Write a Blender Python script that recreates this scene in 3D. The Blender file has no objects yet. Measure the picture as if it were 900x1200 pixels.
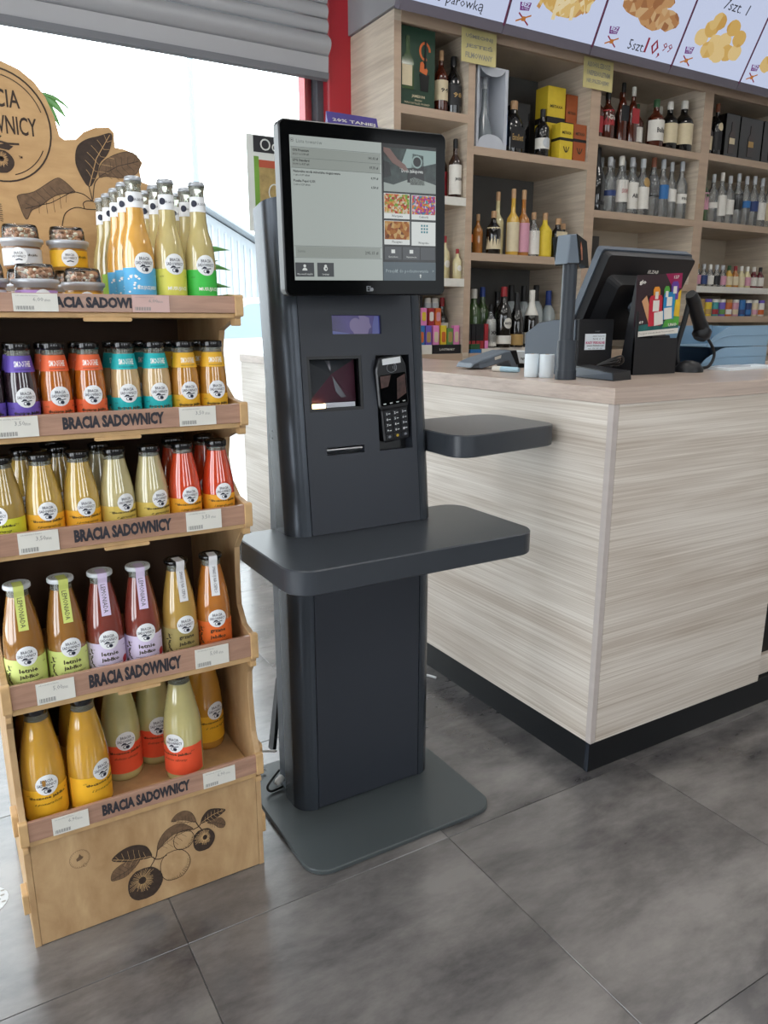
import bpy, bmesh, math, random
from mathutils import Vector, Matrix
random.seed(7)
scene = bpy.context.scene
C = scene.collection
PI = math.pi
sin, cos = math.sin, math.cos

# ---------------------------------------------------------------- camera
def make_camera():
    yaw, pitch, roll, h, fpx = 1.0359, .2424, -.0011, 1.2, 890.7
    f = Vector((cos(yaw)*cos(pitch), sin(yaw)*cos(pitch), -sin(pitch)))
    r = Vector((sin(yaw), -cos(yaw), 0)); u = r.cross(f)
    r2 = r*cos(roll)+u*sin(roll); u2 = u*cos(roll)-r*sin(roll)
    cam = bpy.data.cameras.new('camera'); ob = bpy.data.objects.new('camera', cam); C.objects.link(ob)
    cam.sensor_fit = 'HORIZONTAL'; cam.sensor_width = 36; cam.lens = fpx/900*36
    cam.clip_start = .02; cam.clip_end = 300
    m = Matrix((r2, u2, -f)).transposed().to_4x4(); m.translation = (0, 0, h); ob.matrix_world = m
    scene.camera = ob
make_camera()

# ---------------------------------------------------------------- sky, lights, exposure
w = bpy.data.worlds.new('overcast_sky'); scene.world = w; w.use_nodes = True
bg = w.node_tree.nodes['Background']; bg.inputs[0].default_value = (.90, .955, 1, 1); bg.inputs[1].default_value = 6.5
scene.view_settings.view_transform = 'Standard'; scene.view_settings.look = 'None'
scene.view_settings.gamma = 1; scene.view_settings.use_curve_mapping = False
scene.view_settings.exposure = -0.3
LAMP_W = 7
LAMPS = [(x, y) for x in (-.4, 1.6, 3.6) for y in (-1.2, .5, 2.05)]

# ---------------------------------------------------------------- materials
def lin(h):
    h = h.lstrip('#'); o = []
    for i in (0, 2, 4):
        c = int(h[i:i+2], 16)/255; o.append(c/12.92 if c <= .04045 else ((c+.055)/1.055)**2.4)
    return (*o, 1)
MATS = {}
def mat(name, col='#808080', rough=.5, metal=0, coat=0, trans=0, emit=0, spec=.5, bump=0, bscale=200, vary=0, vscale=8, stretch=(1, 1, 1), sss=0, ior=1.45, alpha=1):
    if name in MATS: return MATS[name]
    m = bpy.data.materials.new(name); m.use_nodes = True; nt = m.node_tree; b = nt.nodes['Principled BSDF']
    c = lin(col)
    b.inputs['Base Color'].default_value = c; b.inputs['Roughness'].default_value = rough; b.inputs['Metallic'].default_value = metal
    b.inputs['Coat Weight'].default_value = coat; b.inputs['Coat IOR'].default_value = 1.7; b.inputs['Coat Roughness'].default_value = .05
    b.inputs['Transmission Weight'].default_value = trans; b.inputs['IOR'].default_value = ior
    b.inputs['Specular IOR Level'].default_value = spec; b.inputs['Alpha'].default_value = alpha
    if sss:
        b.inputs['Subsurface Weight'].default_value = sss; b.inputs['Subsurface Radius'].default_value = (.02, .015, .008); b.inputs['Subsurface Scale'].default_value = .6
    if emit:
        b.inputs['Emission Color'].default_value = c; b.inputs['Emission Strength'].default_value = emit
    if bump or vary:
        tc = nt.nodes.new('ShaderNodeTexCoord'); mp = nt.nodes.new('ShaderNodeMapping'); mp.inputs['Scale'].default_value = stretch
        nt.links.new(tc.outputs['Object'], mp.inputs[0])
    if vary:
        n = nt.nodes.new('ShaderNodeTexNoise'); n.inputs['Scale'].default_value = vscale; n.inputs['Detail'].default_value = 6
        nt.links.new(mp.outputs[0], n.inputs['Vector'])
        r = nt.nodes.new('ShaderNodeValToRGB')
        r.color_ramp.elements[0].position = .3; r.color_ramp.elements[1].position = .7
        r.color_ramp.elements[0].color = tuple(min(1, v*(1-vary)) for v in c[:3])+(1,); r.color_ramp.elements[1].color = tuple(min(1, v*(1+vary)) for v in c[:3])+(1,)
        nt.links.new(n.outputs[0], r.inputs[0]); nt.links.new(r.outputs[0], b.inputs['Base Color'])
        if emit: nt.links.new(r.outputs[0], b.inputs['Emission Color'])
    if bump:
        n2 = nt.nodes.new('ShaderNodeTexNoise'); n2.inputs['Scale'].default_value = bscale; nt.links.new(mp.outputs[0], n2.inputs['Vector'])
        bp = nt.nodes.new('ShaderNodeBump'); bp.inputs['Strength'].default_value = bump; bp.inputs['Distance'].default_value = .002
        nt.links.new(n2.outputs[0], bp.inputs['Height']); nt.links.new(bp.outputs[0], b.inputs['Normal'])
    MATS[name] = m; return m
def screen(name, col, k=1.0, **kw):      # lit patch of a display, also painted reflections: black glass that gives off light
    m = mat(name, col, .25, **kw)
    b = m.node_tree.nodes['Principled BSDF']
    c = lin(col); b.inputs['Emission Strength'].default_value = k
    b.inputs['Emission Color'].default_value = c
    for l in list(m.node_tree.links):
        if l.to_socket == b.inputs['Base Color']:
            m.node_tree.links.new(l.from_socket, b.inputs['Emission Color']); m.node_tree.links.remove(l)
    b.inputs['Base Color'].default_value = (.01, .01, .01, 1)
    return m
def wood(name, dark, light, grain=(1.2, 1.2, 30), rough=.5, scale=2.0):
    if name in MATS: return MATS[name]
    m = bpy.data.materials.new(name); m.use_nodes = True; nt = m.node_tree; b = nt.nodes['Principled BSDF']; b.inputs['Roughness'].default_value = rough
    tc = nt.nodes.new('ShaderNodeTexCoord'); mp = nt.nodes.new('ShaderNodeMapping'); mp.inputs['Scale'].default_value = grain
    nt.links.new(tc.outputs['Object'], mp.inputs[0])
    n = nt.nodes.new('ShaderNodeTexNoise'); n.inputs['Scale'].default_value = scale; n.inputs['Detail'].default_value = 8; n.inputs['Roughness'].default_value = .65; n.inputs['Distortion'].default_value = .6
    n2 = nt.nodes.new('ShaderNodeTexNoise'); n2.inputs['Scale'].default_value = scale*4; n2.inputs['Detail'].default_value = 4
    nt.links.new(mp.outputs[0], n.inputs['Vector']); nt.links.new(mp.outputs[0], n2.inputs['Vector'])
    a = nt.nodes.new('ShaderNodeMath'); a.operation = 'MULTIPLY_ADD'; a.inputs[1].default_value = .35
    nt.links.new(n2.outputs[0], a.inputs[0]); nt.links.new(n.outputs[0], a.inputs[2])
    r = nt.nodes.new('ShaderNodeValToRGB'); r.color_ramp.elements[0].position = .5; r.color_ramp.elements[1].position = .86
    r.color_ramp.elements[0].color = lin(dark); r.color_ramp.elements[1].color = lin(light)
    nt.links.new(a.outputs[0], r.inputs[0]); nt.links.new(r.outputs[0], b.inputs['Base Color'])
    bp = nt.nodes.new('ShaderNodeBump'); bp.inputs['Strength'].default_value = .08; bp.inputs['Distance'].default_value = .001
    nt.links.new(a.outputs[0], bp.inputs['Height']); nt.links.new(bp.outputs[0], b.inputs['Normal'])
    MATS[name] = m; return m
def ash(name, dark, light, rough=.42):      # wide soft bands with very fine grain lines
    m = bpy.data.materials.new(name); m.use_nodes = True; nt = m.node_tree; b = nt.nodes['Principled BSDF']; b.inputs['Roughness'].default_value = rough
    tc = nt.nodes.new('ShaderNodeTexCoord'); acc = None
    for sc, zf, wt, det in ((1.0, 11, .42, 3), (1.2, 75, .25, 3), (1.6, 260, .42, 2)):
        mp = nt.nodes.new('ShaderNodeMapping'); mp.inputs['Scale'].default_value = (sc, sc, zf); mp.inputs['Rotation'].default_value = (.012, -.012, 0); nt.links.new(tc.outputs['Object'], mp.inputs[0])
        n = nt.nodes.new('ShaderNodeTexNoise'); n.inputs['Scale'].default_value = 1.2; n.inputs['Detail'].default_value = det; n.inputs['Distortion'].default_value = .7; nt.links.new(mp.outputs[0], n.inputs['Vector'])
        a = nt.nodes.new('ShaderNodeMath'); a.operation = 'MULTIPLY_ADD'; a.inputs[1].default_value = wt; nt.links.new(n.outputs[0], a.inputs[0])
        if acc is None: a.inputs[2].default_value = 0
        else: nt.links.new(acc, a.inputs[2])
        acc = a.outputs[0]
    r = nt.nodes.new('ShaderNodeValToRGB'); r.color_ramp.elements[0].position = .40; r.color_ramp.elements[1].position = .66; r.color_ramp.elements[0].color = lin(dark); r.color_ramp.elements[1].color = lin(light)
    nt.links.new(acc, r.inputs[0]); nt.links.new(r.outputs[0], b.inputs['Base Color']); MATS[name] = m; return m
def tile_mat():
    m = bpy.data.materials.new('stone_tile'); m.use_nodes = True; nt = m.node_tree; b = nt.nodes['Principled BSDF']
    g = nt.nodes.new('ShaderNodeNewGeometry'); oi = nt.nodes.new('ShaderNodeObjectInfo')
    k = nt.nodes.new('ShaderNodeMath'); k.operation = 'MULTIPLY'; k.inputs[1].default_value = 30; nt.links.new(oi.outputs['Random'], k.inputs[0])
    ad = nt.nodes.new('ShaderNodeVectorMath'); nt.links.new(g.outputs['Position'], ad.inputs[0]); nt.links.new(k.outputs[0], ad.inputs[1])
    mp = nt.nodes.new('ShaderNodeMapping'); mp.inputs['Scale'].default_value = (1.0, 2.2, 1); mp.inputs['Rotation'].default_value = (0, 0, .12); nt.links.new(ad.outputs[0], mp.inputs[0])
    n = nt.nodes.new('ShaderNodeTexNoise'); n.inputs['Scale'].default_value = 2.2; n.inputs['Detail'].default_value = 10; n.inputs['Roughness'].default_value = .66; n.inputs['Distortion'].default_value = .12
    nt.links.new(mp.outputs[0], n.inputs['Vector'])
    r = nt.nodes.new('ShaderNodeValToRGB'); r.color_ramp.elements[0].position = .36; r.color_ramp.elements[1].position = .66
    r.color_ramp.elements[0].color = lin('#3c3a3c'); r.color_ramp.elements[1].color = lin('#7a7674')
    nt.links.new(n.outputs[0], r.inputs[0]); nt.links.new(r.outputs[0], b.inputs['Base Color'])
    rr = nt.nodes.new('ShaderNodeMapRange'); rr.inputs['To Min'].default_value = .15; rr.inputs['To Max'].default_value = .26; nt.links.new(n.outputs[0], rr.inputs[0]); nt.links.new(rr.outputs[0], b.inputs['Roughness'])
    b.inputs['Specular IOR Level'].default_value = 1.0; b.inputs['IOR'].default_value = 1.55
    return m
def glass_mat(name, tint=(1, 1, 1, 1), ior=1.45, rough=0):
    m = bpy.data.materials.new(name); m.use_nodes = True; nt = m.node_tree; nt.nodes.remove(nt.nodes['Principled BSDF'])
    t = nt.nodes.new('ShaderNodeBsdfTransparent'); t.inputs[0].default_value = tint
    gl = nt.nodes.new('ShaderNodeBsdfGlossy'); gl.inputs['Roughness'].default_value = rough
    fr = nt.nodes.new('ShaderNodeFresnel'); fr.inputs[0].default_value = ior
    mx = nt.nodes.new('ShaderNodeMixShader'); nt.links.new(fr.outputs[0], mx.inputs[0]); nt.links.new(t.outputs[0], mx.inputs[1]); nt.links.new(gl.outputs[0], mx.inputs[2])
    nt.links.new(mx.outputs[0], nt.nodes['Material Output'].inputs[0])
    MATS[name] = m; return m

# ---------------------------------------------------------------- mesh builder
_txt = {}
def text2d(s, size=1, bold=0.0, sx=1, align='CENTER', res=1, sp=1.0, shear=0):
    k = (s, bold, align, res, sp, shear)
    if k not in _txt:
        cu = bpy.data.curves.new('t', 'FONT'); cu.body = s; cu.size = 1; cu.align_x = align; cu.align_y = 'CENTER'; cu.offset = bold; cu.resolution_u = res; cu.fill_mode = 'FRONT'; cu.space_character = sp; cu.shear = shear
        ob = bpy.data.objects.new('t', cu); C.objects.link(ob); bpy.context.view_layer.update()
        me = bpy.data.meshes.new_from_object(ob.evaluated_get(bpy.context.evaluated_depsgraph_get()))
        _txt[k] = ([tuple(v.co[:2]) for v in me.vertices], [tuple(p.vertices) for p in me.polygons])
        bpy.data.objects.remove(ob); bpy.data.curves.remove(cu); bpy.data.meshes.remove(me)
    v, f = _txt[k]
    return [(x*size*sx, y*size) for x, y in v], f
def arc(cx, cy, r, a0, a1, n=8):
    return [(cx+r*cos(math.radians(a0+(a1-a0)*i/n)), cy+r*sin(math.radians(a0+(a1-a0)*i/n))) for i in range(n+1)]
def rrect(x0, x1, y0, y1, r, n=6):
    return arc(x1-r, y0+r, r, -90, 0, n)+arc(x1-r, y1-r, r, 0, 90, n)+arc(x0+r, y1-r, r, 90, 180, n)+arc(x0+r, y0+r, r, 180, 270, n)
def rpoly(pts, rs, n=6):       # polygon with rounded corners
    out = []; N = len(pts)
    for i in range(N):
        p0, p, p1 = Vector(pts[i-1]), Vector(pts[i]), Vector(pts[(i+1) % N]); r = rs[i] if isinstance(rs, (list, tuple)) else rs
        if r <= 0: out.append(tuple(p)); continue
        a = (p0-p).normalized()*r; b = (p1-p).normalized()*r
        for k in range(n+1):
            t = k/n; out.append(tuple((p+a)*(1-t)**2+p*2*t*(1-t)+(p+b)*t*t))
    return out
def spline(pts, n=6, closed=False):
    P = [Vector(p) for p in pts]; out = []; N = len(P)
    for i in range(N if closed else N-1):
        g = (lambda j: P[j % N]) if closed else (lambda j: P[max(0, min(N-1, j))])
        a, b, c, d = g(i-1), g(i), g(i+1), g(i+2)
        for k in range(n):
            t = k/n; out.append(.5*((2*b)+(c-a)*t+(2*a-5*b+4*c-d)*t*t+(3*b-a-3*c+d)*t**3))
    if not closed: out.append(P[-1])
    return out
class MB:
    def __init__(s): s.v = []; s.f = []; s.m = []; s.s = []
    def add(s, v, f, m=0, smooth=False):
        o = len(s.v); s.v += [tuple(p) for p in v]
        for q in f: s.f.append(tuple(i+o for i in q)); s.m.append(m); s.s.append(smooth)
        return s
    def box(s, x0, x1, y0, y1, z0, z1, m=0):
        return s.add([(x0, y0, z0), (x1, y0, z0), (x1, y1, z0), (x0, y1, z0), (x0, y0, z1), (x1, y0, z1), (x1, y1, z1), (x0, y1, z1)],
                     [(0, 3, 2, 1), (4, 5, 6, 7), (0, 1, 5, 4), (1, 2, 6, 5), (2, 3, 7, 6), (3, 0, 4, 7)], m)
    def loft(s, rings, m=0, smooth=False, cap=True):
        n = len(rings[0]); v = [p for r in rings for p in r]; f = []
        for k in range(len(rings)-1):
            for i in range(n):
                j = (i+1) % n; f.append((k*n+i, k*n+j, (k+1)*n+j, (k+1)*n+i))
        s.add(v, f, m, smooth)
        if cap:
            s.add(rings[0], [tuple(range(n-1, -1, -1))], m); s.add(rings[-1], [tuple(range(n))], m)
        return s
    def prism(s, poly, a, b, axis='z', m=0, smooth=False, ch=0):
        # poly in the plane across axis; the two other coordinates in the order xy / xz / yz; ch = edge chamfer
        mp = {'z': lambda p, t: (p[0], p[1], t), 'y': lambda p, t: (p[0], t, p[1]), 'x': lambda p, t: (t, p[0], p[1])}[axis]
        ar = sum(poly[i-1][0]*poly[i][1]-poly[i][0]*poly[i-1][1] for i in range(len(poly)))
        if (ar < 0) != (axis == 'y'): poly = poly[::-1]
        if ch:
            cx = sum(p[0] for p in poly)/len(poly); cy = sum(p[1] for p in poly)/len(poly); N = len(poly); ins = []
            for i in range(N):
                d1 = Vector(poly[i])-Vector(poly[i-1]); d2 = Vector(poly[(i+1) % N])-Vector(poly[i])
                t = (d1.normalized()+d2.normalized())
                if t.length < 1e-6: t = d2
                t.normalize(); nn = Vector((-t[1], t[0]))
                if axis == 'y': nn = -nn
                ins.append((poly[i][0]+nn[0]*ch, poly[i][1]+nn[1]*ch))
            rings = [[mp(p, a) for p in ins], [mp(p, a+ch) for p in poly], [mp(p, b-ch) for p in poly], [mp(p, b) for p in ins]]
        else: rings = [[mp(p, a) for p in poly], [mp(p, b) for p in poly]]
        return s.loft(rings, m, smooth)
    def lathe(s, prof, seg=20, m=0, cx=0, cy=0, z=0, capb=True, capt=True, smooth=True):
        # prof rows (r, z) or (r, z, material of the band above)
        rings = [[(cx+p[0]*cos(2*PI*i/seg), cy+p[0]*sin(2*PI*i/seg), z+p[1]) for i in range(seg)] for p in prof]
        o = len(s.v); s.v += [p for r in rings for p in r]
        for k in range(len(prof)-1):
            mm = prof[k][2] if len(prof[k]) > 2 else m
            for i in range(seg):
                j = (i+1) % seg; s.f.append((o+k*seg+i, o+k*seg+j, o+(k+1)*seg+j, o+(k+1)*seg+i)); s.m.append(mm); s.s.append(smooth)
        if capb: s.add(rings[0], [tuple(range(seg-1, -1, -1))], prof[0][2] if len(prof[0]) > 2 else m)
        if capt: s.add(rings[-1], [tuple(range(seg))], prof[-1][2] if len(prof[-1]) > 2 else m)
        return s
    def tube(s, pts, r, seg=8, m=0, cap=True):
        P = [Vector(p) for p in pts]; rings = []; up = Vector((0, 0, 1))
        for i, p in enumerate(P):
            t = (P[min(i+1, len(P)-1)]-P[max(i-1, 0)]).normalized()
            a = t.cross(up)
            if a.length < .05: a = t.cross(Vector((1, 0, 0)))
            a.normalize(); b = a.cross(t); rr = r[i] if isinstance(r, (list, tuple)) else r
            rings.append([p+rr*(a*cos(2*PI*k/seg)+b*sin(2*PI*k/seg)) for k in range(seg)])
            up = b
        return s.loft(rings, m, True, cap)
    def sphere(s, c, r, seg=12, m=0, sc=(1, 1, 1)):
        prof = [(max(.001, r*sin(PI*k/8)), -r*cos(PI*k/8)) for k in range(9)]
        q = MB().lathe(prof, seg); return s.add([(c[0]+x*sc[0], c[1]+y*sc[1], c[2]+z*sc[2]) for x, y, z in q.v], q.f, m, True)
    def flat(s, poly, fn, m=0):    # a flat polygon put through fn(x, y)
        return s.add([fn(*p) for p in poly], [tuple(range(len(poly)))], m)
    def text(s, t, size, fn, m=0, **kw):
        v, f = text2d(t, size, **kw); return s.add([fn(*p) for p in v], f, m)
    def xf(s, M):
        s.v = [tuple(M @ Vector(p)) for p in s.v]; return s
    def join(s, o, M=None, dm=0):
        return s.add([tuple(M @ Vector(p)) for p in o.v] if M else o.v, [], 0) if False else s._join(o, M, dm)
    def _join(s, o, M, dm):
        b = len(s.v); s.v += [tuple(M @ Vector(p)) if M else p for p in o.v]
        for q, m, sm in zip(o.f, o.m, o.s): s.f.append(tuple(i+b for i in q)); s.m.append(m+dm); s.s.append(sm)
        return s
    def build(s, name, mats, parent=None, bevel=0, smooth_all=False, sharp=0):
        org = ORG.get(parent.name, Vector((0, 0, 0))) if parent else Vector((0, 0, 0))
        me = bpy.data.meshes.new(name); me.from_pydata([tuple(Vector(p)-org) for p in s.v], [], s.f)
        if not isinstance(mats, (list, tuple)): mats = [mats]
        for q in mats: me.materials.append(MATS[q] if isinstance(q, str) else q)
        for p, mi, sm in zip(me.polygons, s.m, s.s): p.material_index = mi; p.use_smooth = sm or smooth_all
        me.update()
        if sharp:
            bmx = bmesh.new(); bmx.from_mesh(me); bmesh.ops.remove_doubles(bmx, verts=bmx.verts, dist=1e-5); bmx.to_mesh(me); bmx.free()
            for p in me.polygons: p.use_smooth = True
            me.set_sharp_from_angle(angle=math.radians(sharp))
        ob = bpy.data.objects.new(name, me); C.objects.link(ob)
        if parent: ob.parent = parent; ORG[ob.name] = org
        if bevel:
            b = ob.modifiers.new('bevel', 'BEVEL'); b.width = bevel; b.segments = 2; b.limit_method = 'ANGLE'; b.angle_limit = math.radians(40)
        return ob
ORG = {}
def tag(o, label=None, cat=None, group=None, kind=None):
    if label: o['label'] = label
    if cat: o['category'] = cat
    if group: o['group'] = group
    if kind: o['kind'] = kind
    return o
def thing(name, loc, label, cat, group=None, kind=None):
    o = bpy.data.objects.new(name, None); C.objects.link(o); o.location = loc; o.empty_display_size = .05
    ORG[o.name] = Vector(loc); return tag(o, label, cat, group, kind)
def at0(o, loc, rotz=0):
    o.location = loc; o.rotation_euler = (0, 0, rotz); return o
def dup(o, loc=None, rotz=0, label=None, group=None, parent=None):
    c = o.copy(); C.objects.link(c)
    if parent: c.parent = parent
    if loc is not None: c.location = loc; c.rotation_euler = (0, 0, rotz)
    if label: c['label'] = label
    if group: c['group'] = group
    for ch in list(o.children): dup(ch, parent=c)
    return c
# ---------------------------------------------------------------- the room
mat('wall_shade', '#8a8681', .8, bump=.1); mat('wall_paint', '#d8d6d2', .8, bump=.1); mat('ceiling_white', '#e6e6e4', .9, bump=.05); mat('grout', '#5b5a5a', .8, vary=.15)
mat('red_paint', '#ab2832', .35, bump=.05); mat('dark_frame', '#4a4c52', .4, bump=.03); mat('shutter_edge', '#6e6f74', .45, bump=.03); mat('shutter_metal', '#a3a3a6', .38, bump=.04, bscale=60)
mat('black_plinth', '#15171a', .35, vary=.2, vscale=3); mat('grey_board', '#a6a6a8', .6, bump=.05); mat('pavement', '#b4b4b2', .9, vary=.1, vscale=2)
ash('ash_laminate', '#b8aa9b', '#e3dbd1'); wood('worktop_laminate', '#ac998d', '#cab8ab', (.7, 3, 26), .28, 2.0)
wood('shelf_laminate', '#b5a695', '#d4c7b4', (1, 1, 20), .5, 1.6); mat('edge_strip', '#b49d88', .5, vary=.08, vscale=3, stretch=(1, 1, 12))
MATS['tile'] = tile_mat(); glass_mat('window_glass', (.97, .985, .98, 1))

T, JX, JY = .6336, .942, 1.288
fl = tag(MB().box(-1.9, 5.7, -2.3, 3.95, -.05, -.0022).build('floor', 'grout'), 'dark grey large-format stone tile floor', None, None, 'structure')
tl = MB().prism([(.0009, .0009), (T-.0009, .0009), (T-.0009, T-.0009), (.0009, T-.0009)], -.03, 0, ch=.0008).build('tile', 'tile', fl)
first = True
for i in range(-5, 8):
    for j in range(-6, 5):
        x, y = JX+i*T, JY+j*T
        if x < -1.9 or x+T > 5.8 or y+T > 4.1 or y < -2.3: continue
        t = tl if first else tl.copy()
        if not first: C.objects.link(t)
        t.location = (x, y, 0); first = False
# walls: back wall carries the window, the others have daylight openings behind the camera
def struct(name, mb, m, label=None, bevel=0): return tag(mb.build(name, m, bevel=bevel), label, None, None, 'structure')
H = 3.4
b = MB().box(2.0, 5.7, 3.92, 4.08, 0, H).box(-1.9, 2.0, 3.92, 4.08, 2.95, H).box(-1.9, -1.75, 3.92, 4.08, 0, 2.95).box(-1.75, 2.0, 3.95, 4.05, -.05, .05)
struct('wall_back', b, 'wall_paint', 'pale wall around the shop window behind the shelves')
b = MB().box(-2.05, -1.9, -2.3, 4.08, 0, .1).box(-2.05, -1.9, -2.3, 4.08, 2.5, H).box(-2.05, -1.9, -2.3, -.9, .1, 2.5).box(-2.05, -1.9, 2.9, 4.08, .1, 2.5).box(-2.05, -1.9, .1, .3, .1, 2.5).box(-2.05, -1.9, 1.5, 1.65, .1, 2.5)
struct('wall_left', b, 'wall_shade')
b = MB().box(-2.05, 5.85, -2.45, -2.3, 0, .9).box(-2.05, 5.85, -2.45, -2.3, 2.4, H)
for x0, x1 in ((-2.05, -1.0), (-.4, .7), (1.4, 2.4), (3.2, 5.85)): b.box(x0, x1, -2.45, -2.3, .9, 2.4)
struct('wall_front', b, 'wall_shade')
struct('wall_right', MB().box(5.7, 5.85, -2.3, 4.08, 0, H), 'wall_paint')
struct('ceiling', MB().box(-2.05, 5.85, -2.45, 4.08, H, H+.1), 'ceiling_white')
mat('lamp_panel', '#fff8ee', .5, emit=3)
lp = None
for k, (x, y) in enumerate(LAMPS):
    if lp is None:
        lp = thing('ceiling_lamp', (x, y, H), 'ceiling panel light over the left aisle, behind the viewer', 'lamp', 'ceiling light panels')
        MB().box(x-.31, x+.31, y-.31, y+.31, H-.04, H-.001).build('frame', 'ceiling_white', lp); MB().box(x-.29, x+.29, y-.29, y+.29, H-.045, H-.04).build('diffuser', 'lamp_panel', lp)
    else: dup(lp, (x, y, H), label=('ceiling panel light ' + ('over the left aisle', 'over the kiosk', 'over the counter')[k//3] + (', behind the viewer', ', mid-room', ', by the window wall')[k % 3]))
    L = bpy.data.lights.new('ceiling_light', 'AREA'); L.size = .58; L.energy = LAMP_W; L.color = (1, .965, .92)
    lo = bpy.data.objects.new('ceiling_light', L); C.objects.link(lo); lo.location = (x, y, H-.05)

# window: panes, dark frame, red jamb, roller shutter
wn = thing('window_1', (.1, 3.95, 0), 'tall shop window with dark frame and red jamb', None, None, 'structure')
MB().box(1.912, 1.952, 3.9, 3.99, .05, 2.95).build('window_frame', 'dark_frame', wn, .003)
MB().box(1.872, 1.91, 3.965, 4.04, .05, 2.95).build('outer_jamb', 'red_paint', wn)
MB().box(-1.75, 1.912, 3.93, 3.985, .05, .11).build('window_frame', 'dark_frame', wn, .003)
MB().box(.62, .66, 3.93, 3.985, .11, 2.95).build('window_frame', 'dark_frame', wn, .003) if False else None
MB().box(-1.75, 1.912, 3.955, 3.963, .11, 2.95).build('pane', 'window_glass', wn)
struct('trim_1', MB().box(1.948, 2.085, 3.83, 3.95, 0, H), 'red_paint', 'red painted steel column beside the shop window', .004)
sh = thing('roller_shutter', (.1, 3.8, 2.39), 'grey metal roller shutter half drawn down over the shop window', 'shutter')
X0, X1 = -1.85, 1.925
MB().prism([(3.79, 2.397), (3.815, 2.391), (3.815, 2.425), (3.785, 2.425)], X0, X1, 'x', ch=.002).build('bottom_bar', 'shutter_edge', sh)
z = 2.427
MB().prism([(3.795, z), (3.812, z), (3.812, 2.498), (3.788, 2.498)], X0, X1, 'x').build('slat', 'shutter_metal', sh); z = 2.5
for hgt, bul in ((.105, .045), (.066, .016), (.066, .016), (.066, .016), (.066, .016), (.066, .016), (.066, .016), (.066, .016), (.066, .016), (.066, .016), (.066, .016)):
    pr = [(3.815, z), (3.815, z+hgt-.003)]+[(3.798-bul*sin(PI*(1-t/8))-.006*(t/8-.5), z+(hgt-.003)*(1-t/8)) for t in range(9)]
    MB().prism(pr, X0, X1, 'x', smooth=True).build('slat', 'shutter_metal', sh, smooth_all=False); z += hgt

# ---------------------------------------------------------------- service counter
CX, CY, HT, HB, HP = 1.4257, 1.3091, 1.0484, 1.0093, .0906
ct = thing('service_counter', (CX, CY, 0), 'pale ash laminate service counter with black plinth', 'counter')
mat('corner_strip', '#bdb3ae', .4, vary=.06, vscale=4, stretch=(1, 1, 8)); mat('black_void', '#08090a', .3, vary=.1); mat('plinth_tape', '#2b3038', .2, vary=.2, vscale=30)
MB().box(CX, CX+.018, CY+.018, 3.88, HP, HB).build('side_panel', 'ash_laminate', ct, .001)
MB().box(CX+.018, 2.165, CY, CY+.018, HP, HB).build('front_panel', 'ash_laminate', ct, .001)
MB().prism([(CX-.001, CY-.001), (CX+.016, CY-.001), (CX+.016, CY+.0175), (CX-.001, CY+.0175)], HP-.0005, HB, ch=.002).build('corner_strip', 'corner_strip', ct)
MB().box(2.15, 3.4, CY+.02, CY+.035, HP+.004, .163).box(2.15, 2.192, CY+.02, CY+.035, .163, .34).box(2.15, 5.68, CY+.02, CY+.035, .34, HB).box(3.4, 5.68, CY+.02, CY+.035, HP+.004, .34).build('front_panel', 'ash_laminate', ct, .001)
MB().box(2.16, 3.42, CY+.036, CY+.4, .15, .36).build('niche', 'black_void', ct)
MB().box(CX+.006, 5.68, CY+.007, CY+.03, 0, HP-.001).box(CX+.006, CX+.03, CY+.03, 3.875, 0, HP-.001).build('plinth', 'black_plinth', ct)
MB().box(CX+.004, CX+.0065, CY+.007, CY+.02, .0, HP-.004).build('plinth_tape', 'plinth_tape', ct)
MB().box(CX+.02, 1.93, 3.86, 3.88, HP, HB).box(1.91, 1.93, 1.95, 3.86, 0, HB).box(1.91, 5.68, 1.93, 1.95, 0, HB).build('back_panel', 'shelf_laminate', ct)
wt = MB().prism([(CX-.003, CY-.003), (5.69, CY-.003), (5.69, 1.98), (1.95, 1.98), (1.95, 3.89), (CX-.003, 3.89)], HB, HT, ch=.0012).build('counter_worktop', 'worktop_laminate')
tag(wt, 'pinkish wood laminate worktop along the service counter', 'worktop')
# ---------------------------------------------------------------- self-checkout kiosk
mat('kiosk_metal', '#3f454d', .27, .35, bump=.05, bscale=900); mat('kiosk_panel', '#30343c', .42, bump=.05, bscale=900); mat('kiosk_tray', '#3a3e44', .3, bump=.08, bscale=1200)
mat('kiosk_base', '#484e50', .3, bump=.08, bscale=1200); mat('kiosk_back', '#5d6570', .4, bump=.04); mat('black_plastic', '#101114', .35, bump=.03); mat('glossy_black', '#060708', .08, spec=.08)
mat('chrome', '#d9dbe0', .4, 1, bump=.02); mat('white_plastic', '#dfe2e4', .4, bump=.02)
kz = thing('checkout_kiosk', (.855, 1.56, 0), 'dark grey self-checkout kiosk on a square floor plate', 'kiosk')
MB().prism(rrect(.597, 1.112, 1.318, 1.79, .055), 0, .012, ch=.002).build('base_plate', 'kiosk_base', kz, sharp=30)
XL, XR, SL, SR, YF = .666, 1.058, .7145, 1.0125, 1.53
def section(yf, yb, rec):
    r = SL-XL; rr = XR-SR
    p = arc(SL, yf+r, r, -90, -180, 10)                      # left rounded front corner
    p = [(SL, yf+rec)]+p+[(XL, yb-.01), (XL+.01, yb), (XR-.01, yb), (XR, yb-.01)]+[(SR+rr*cos(math.radians(a)), yf+rr+rr*sin(math.radians(a))) for a in range(0, -91, -9)]+[(SR, yf+rec)]
    return p[::-1]
def shear_loft(sec, z0, z1, k, mb=None):
    mb = mb or MB(); return mb.loft([[(x, y+k*(z-z0), z) for x, y in sec] for z in (z0, z1)], 0, False)
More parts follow.
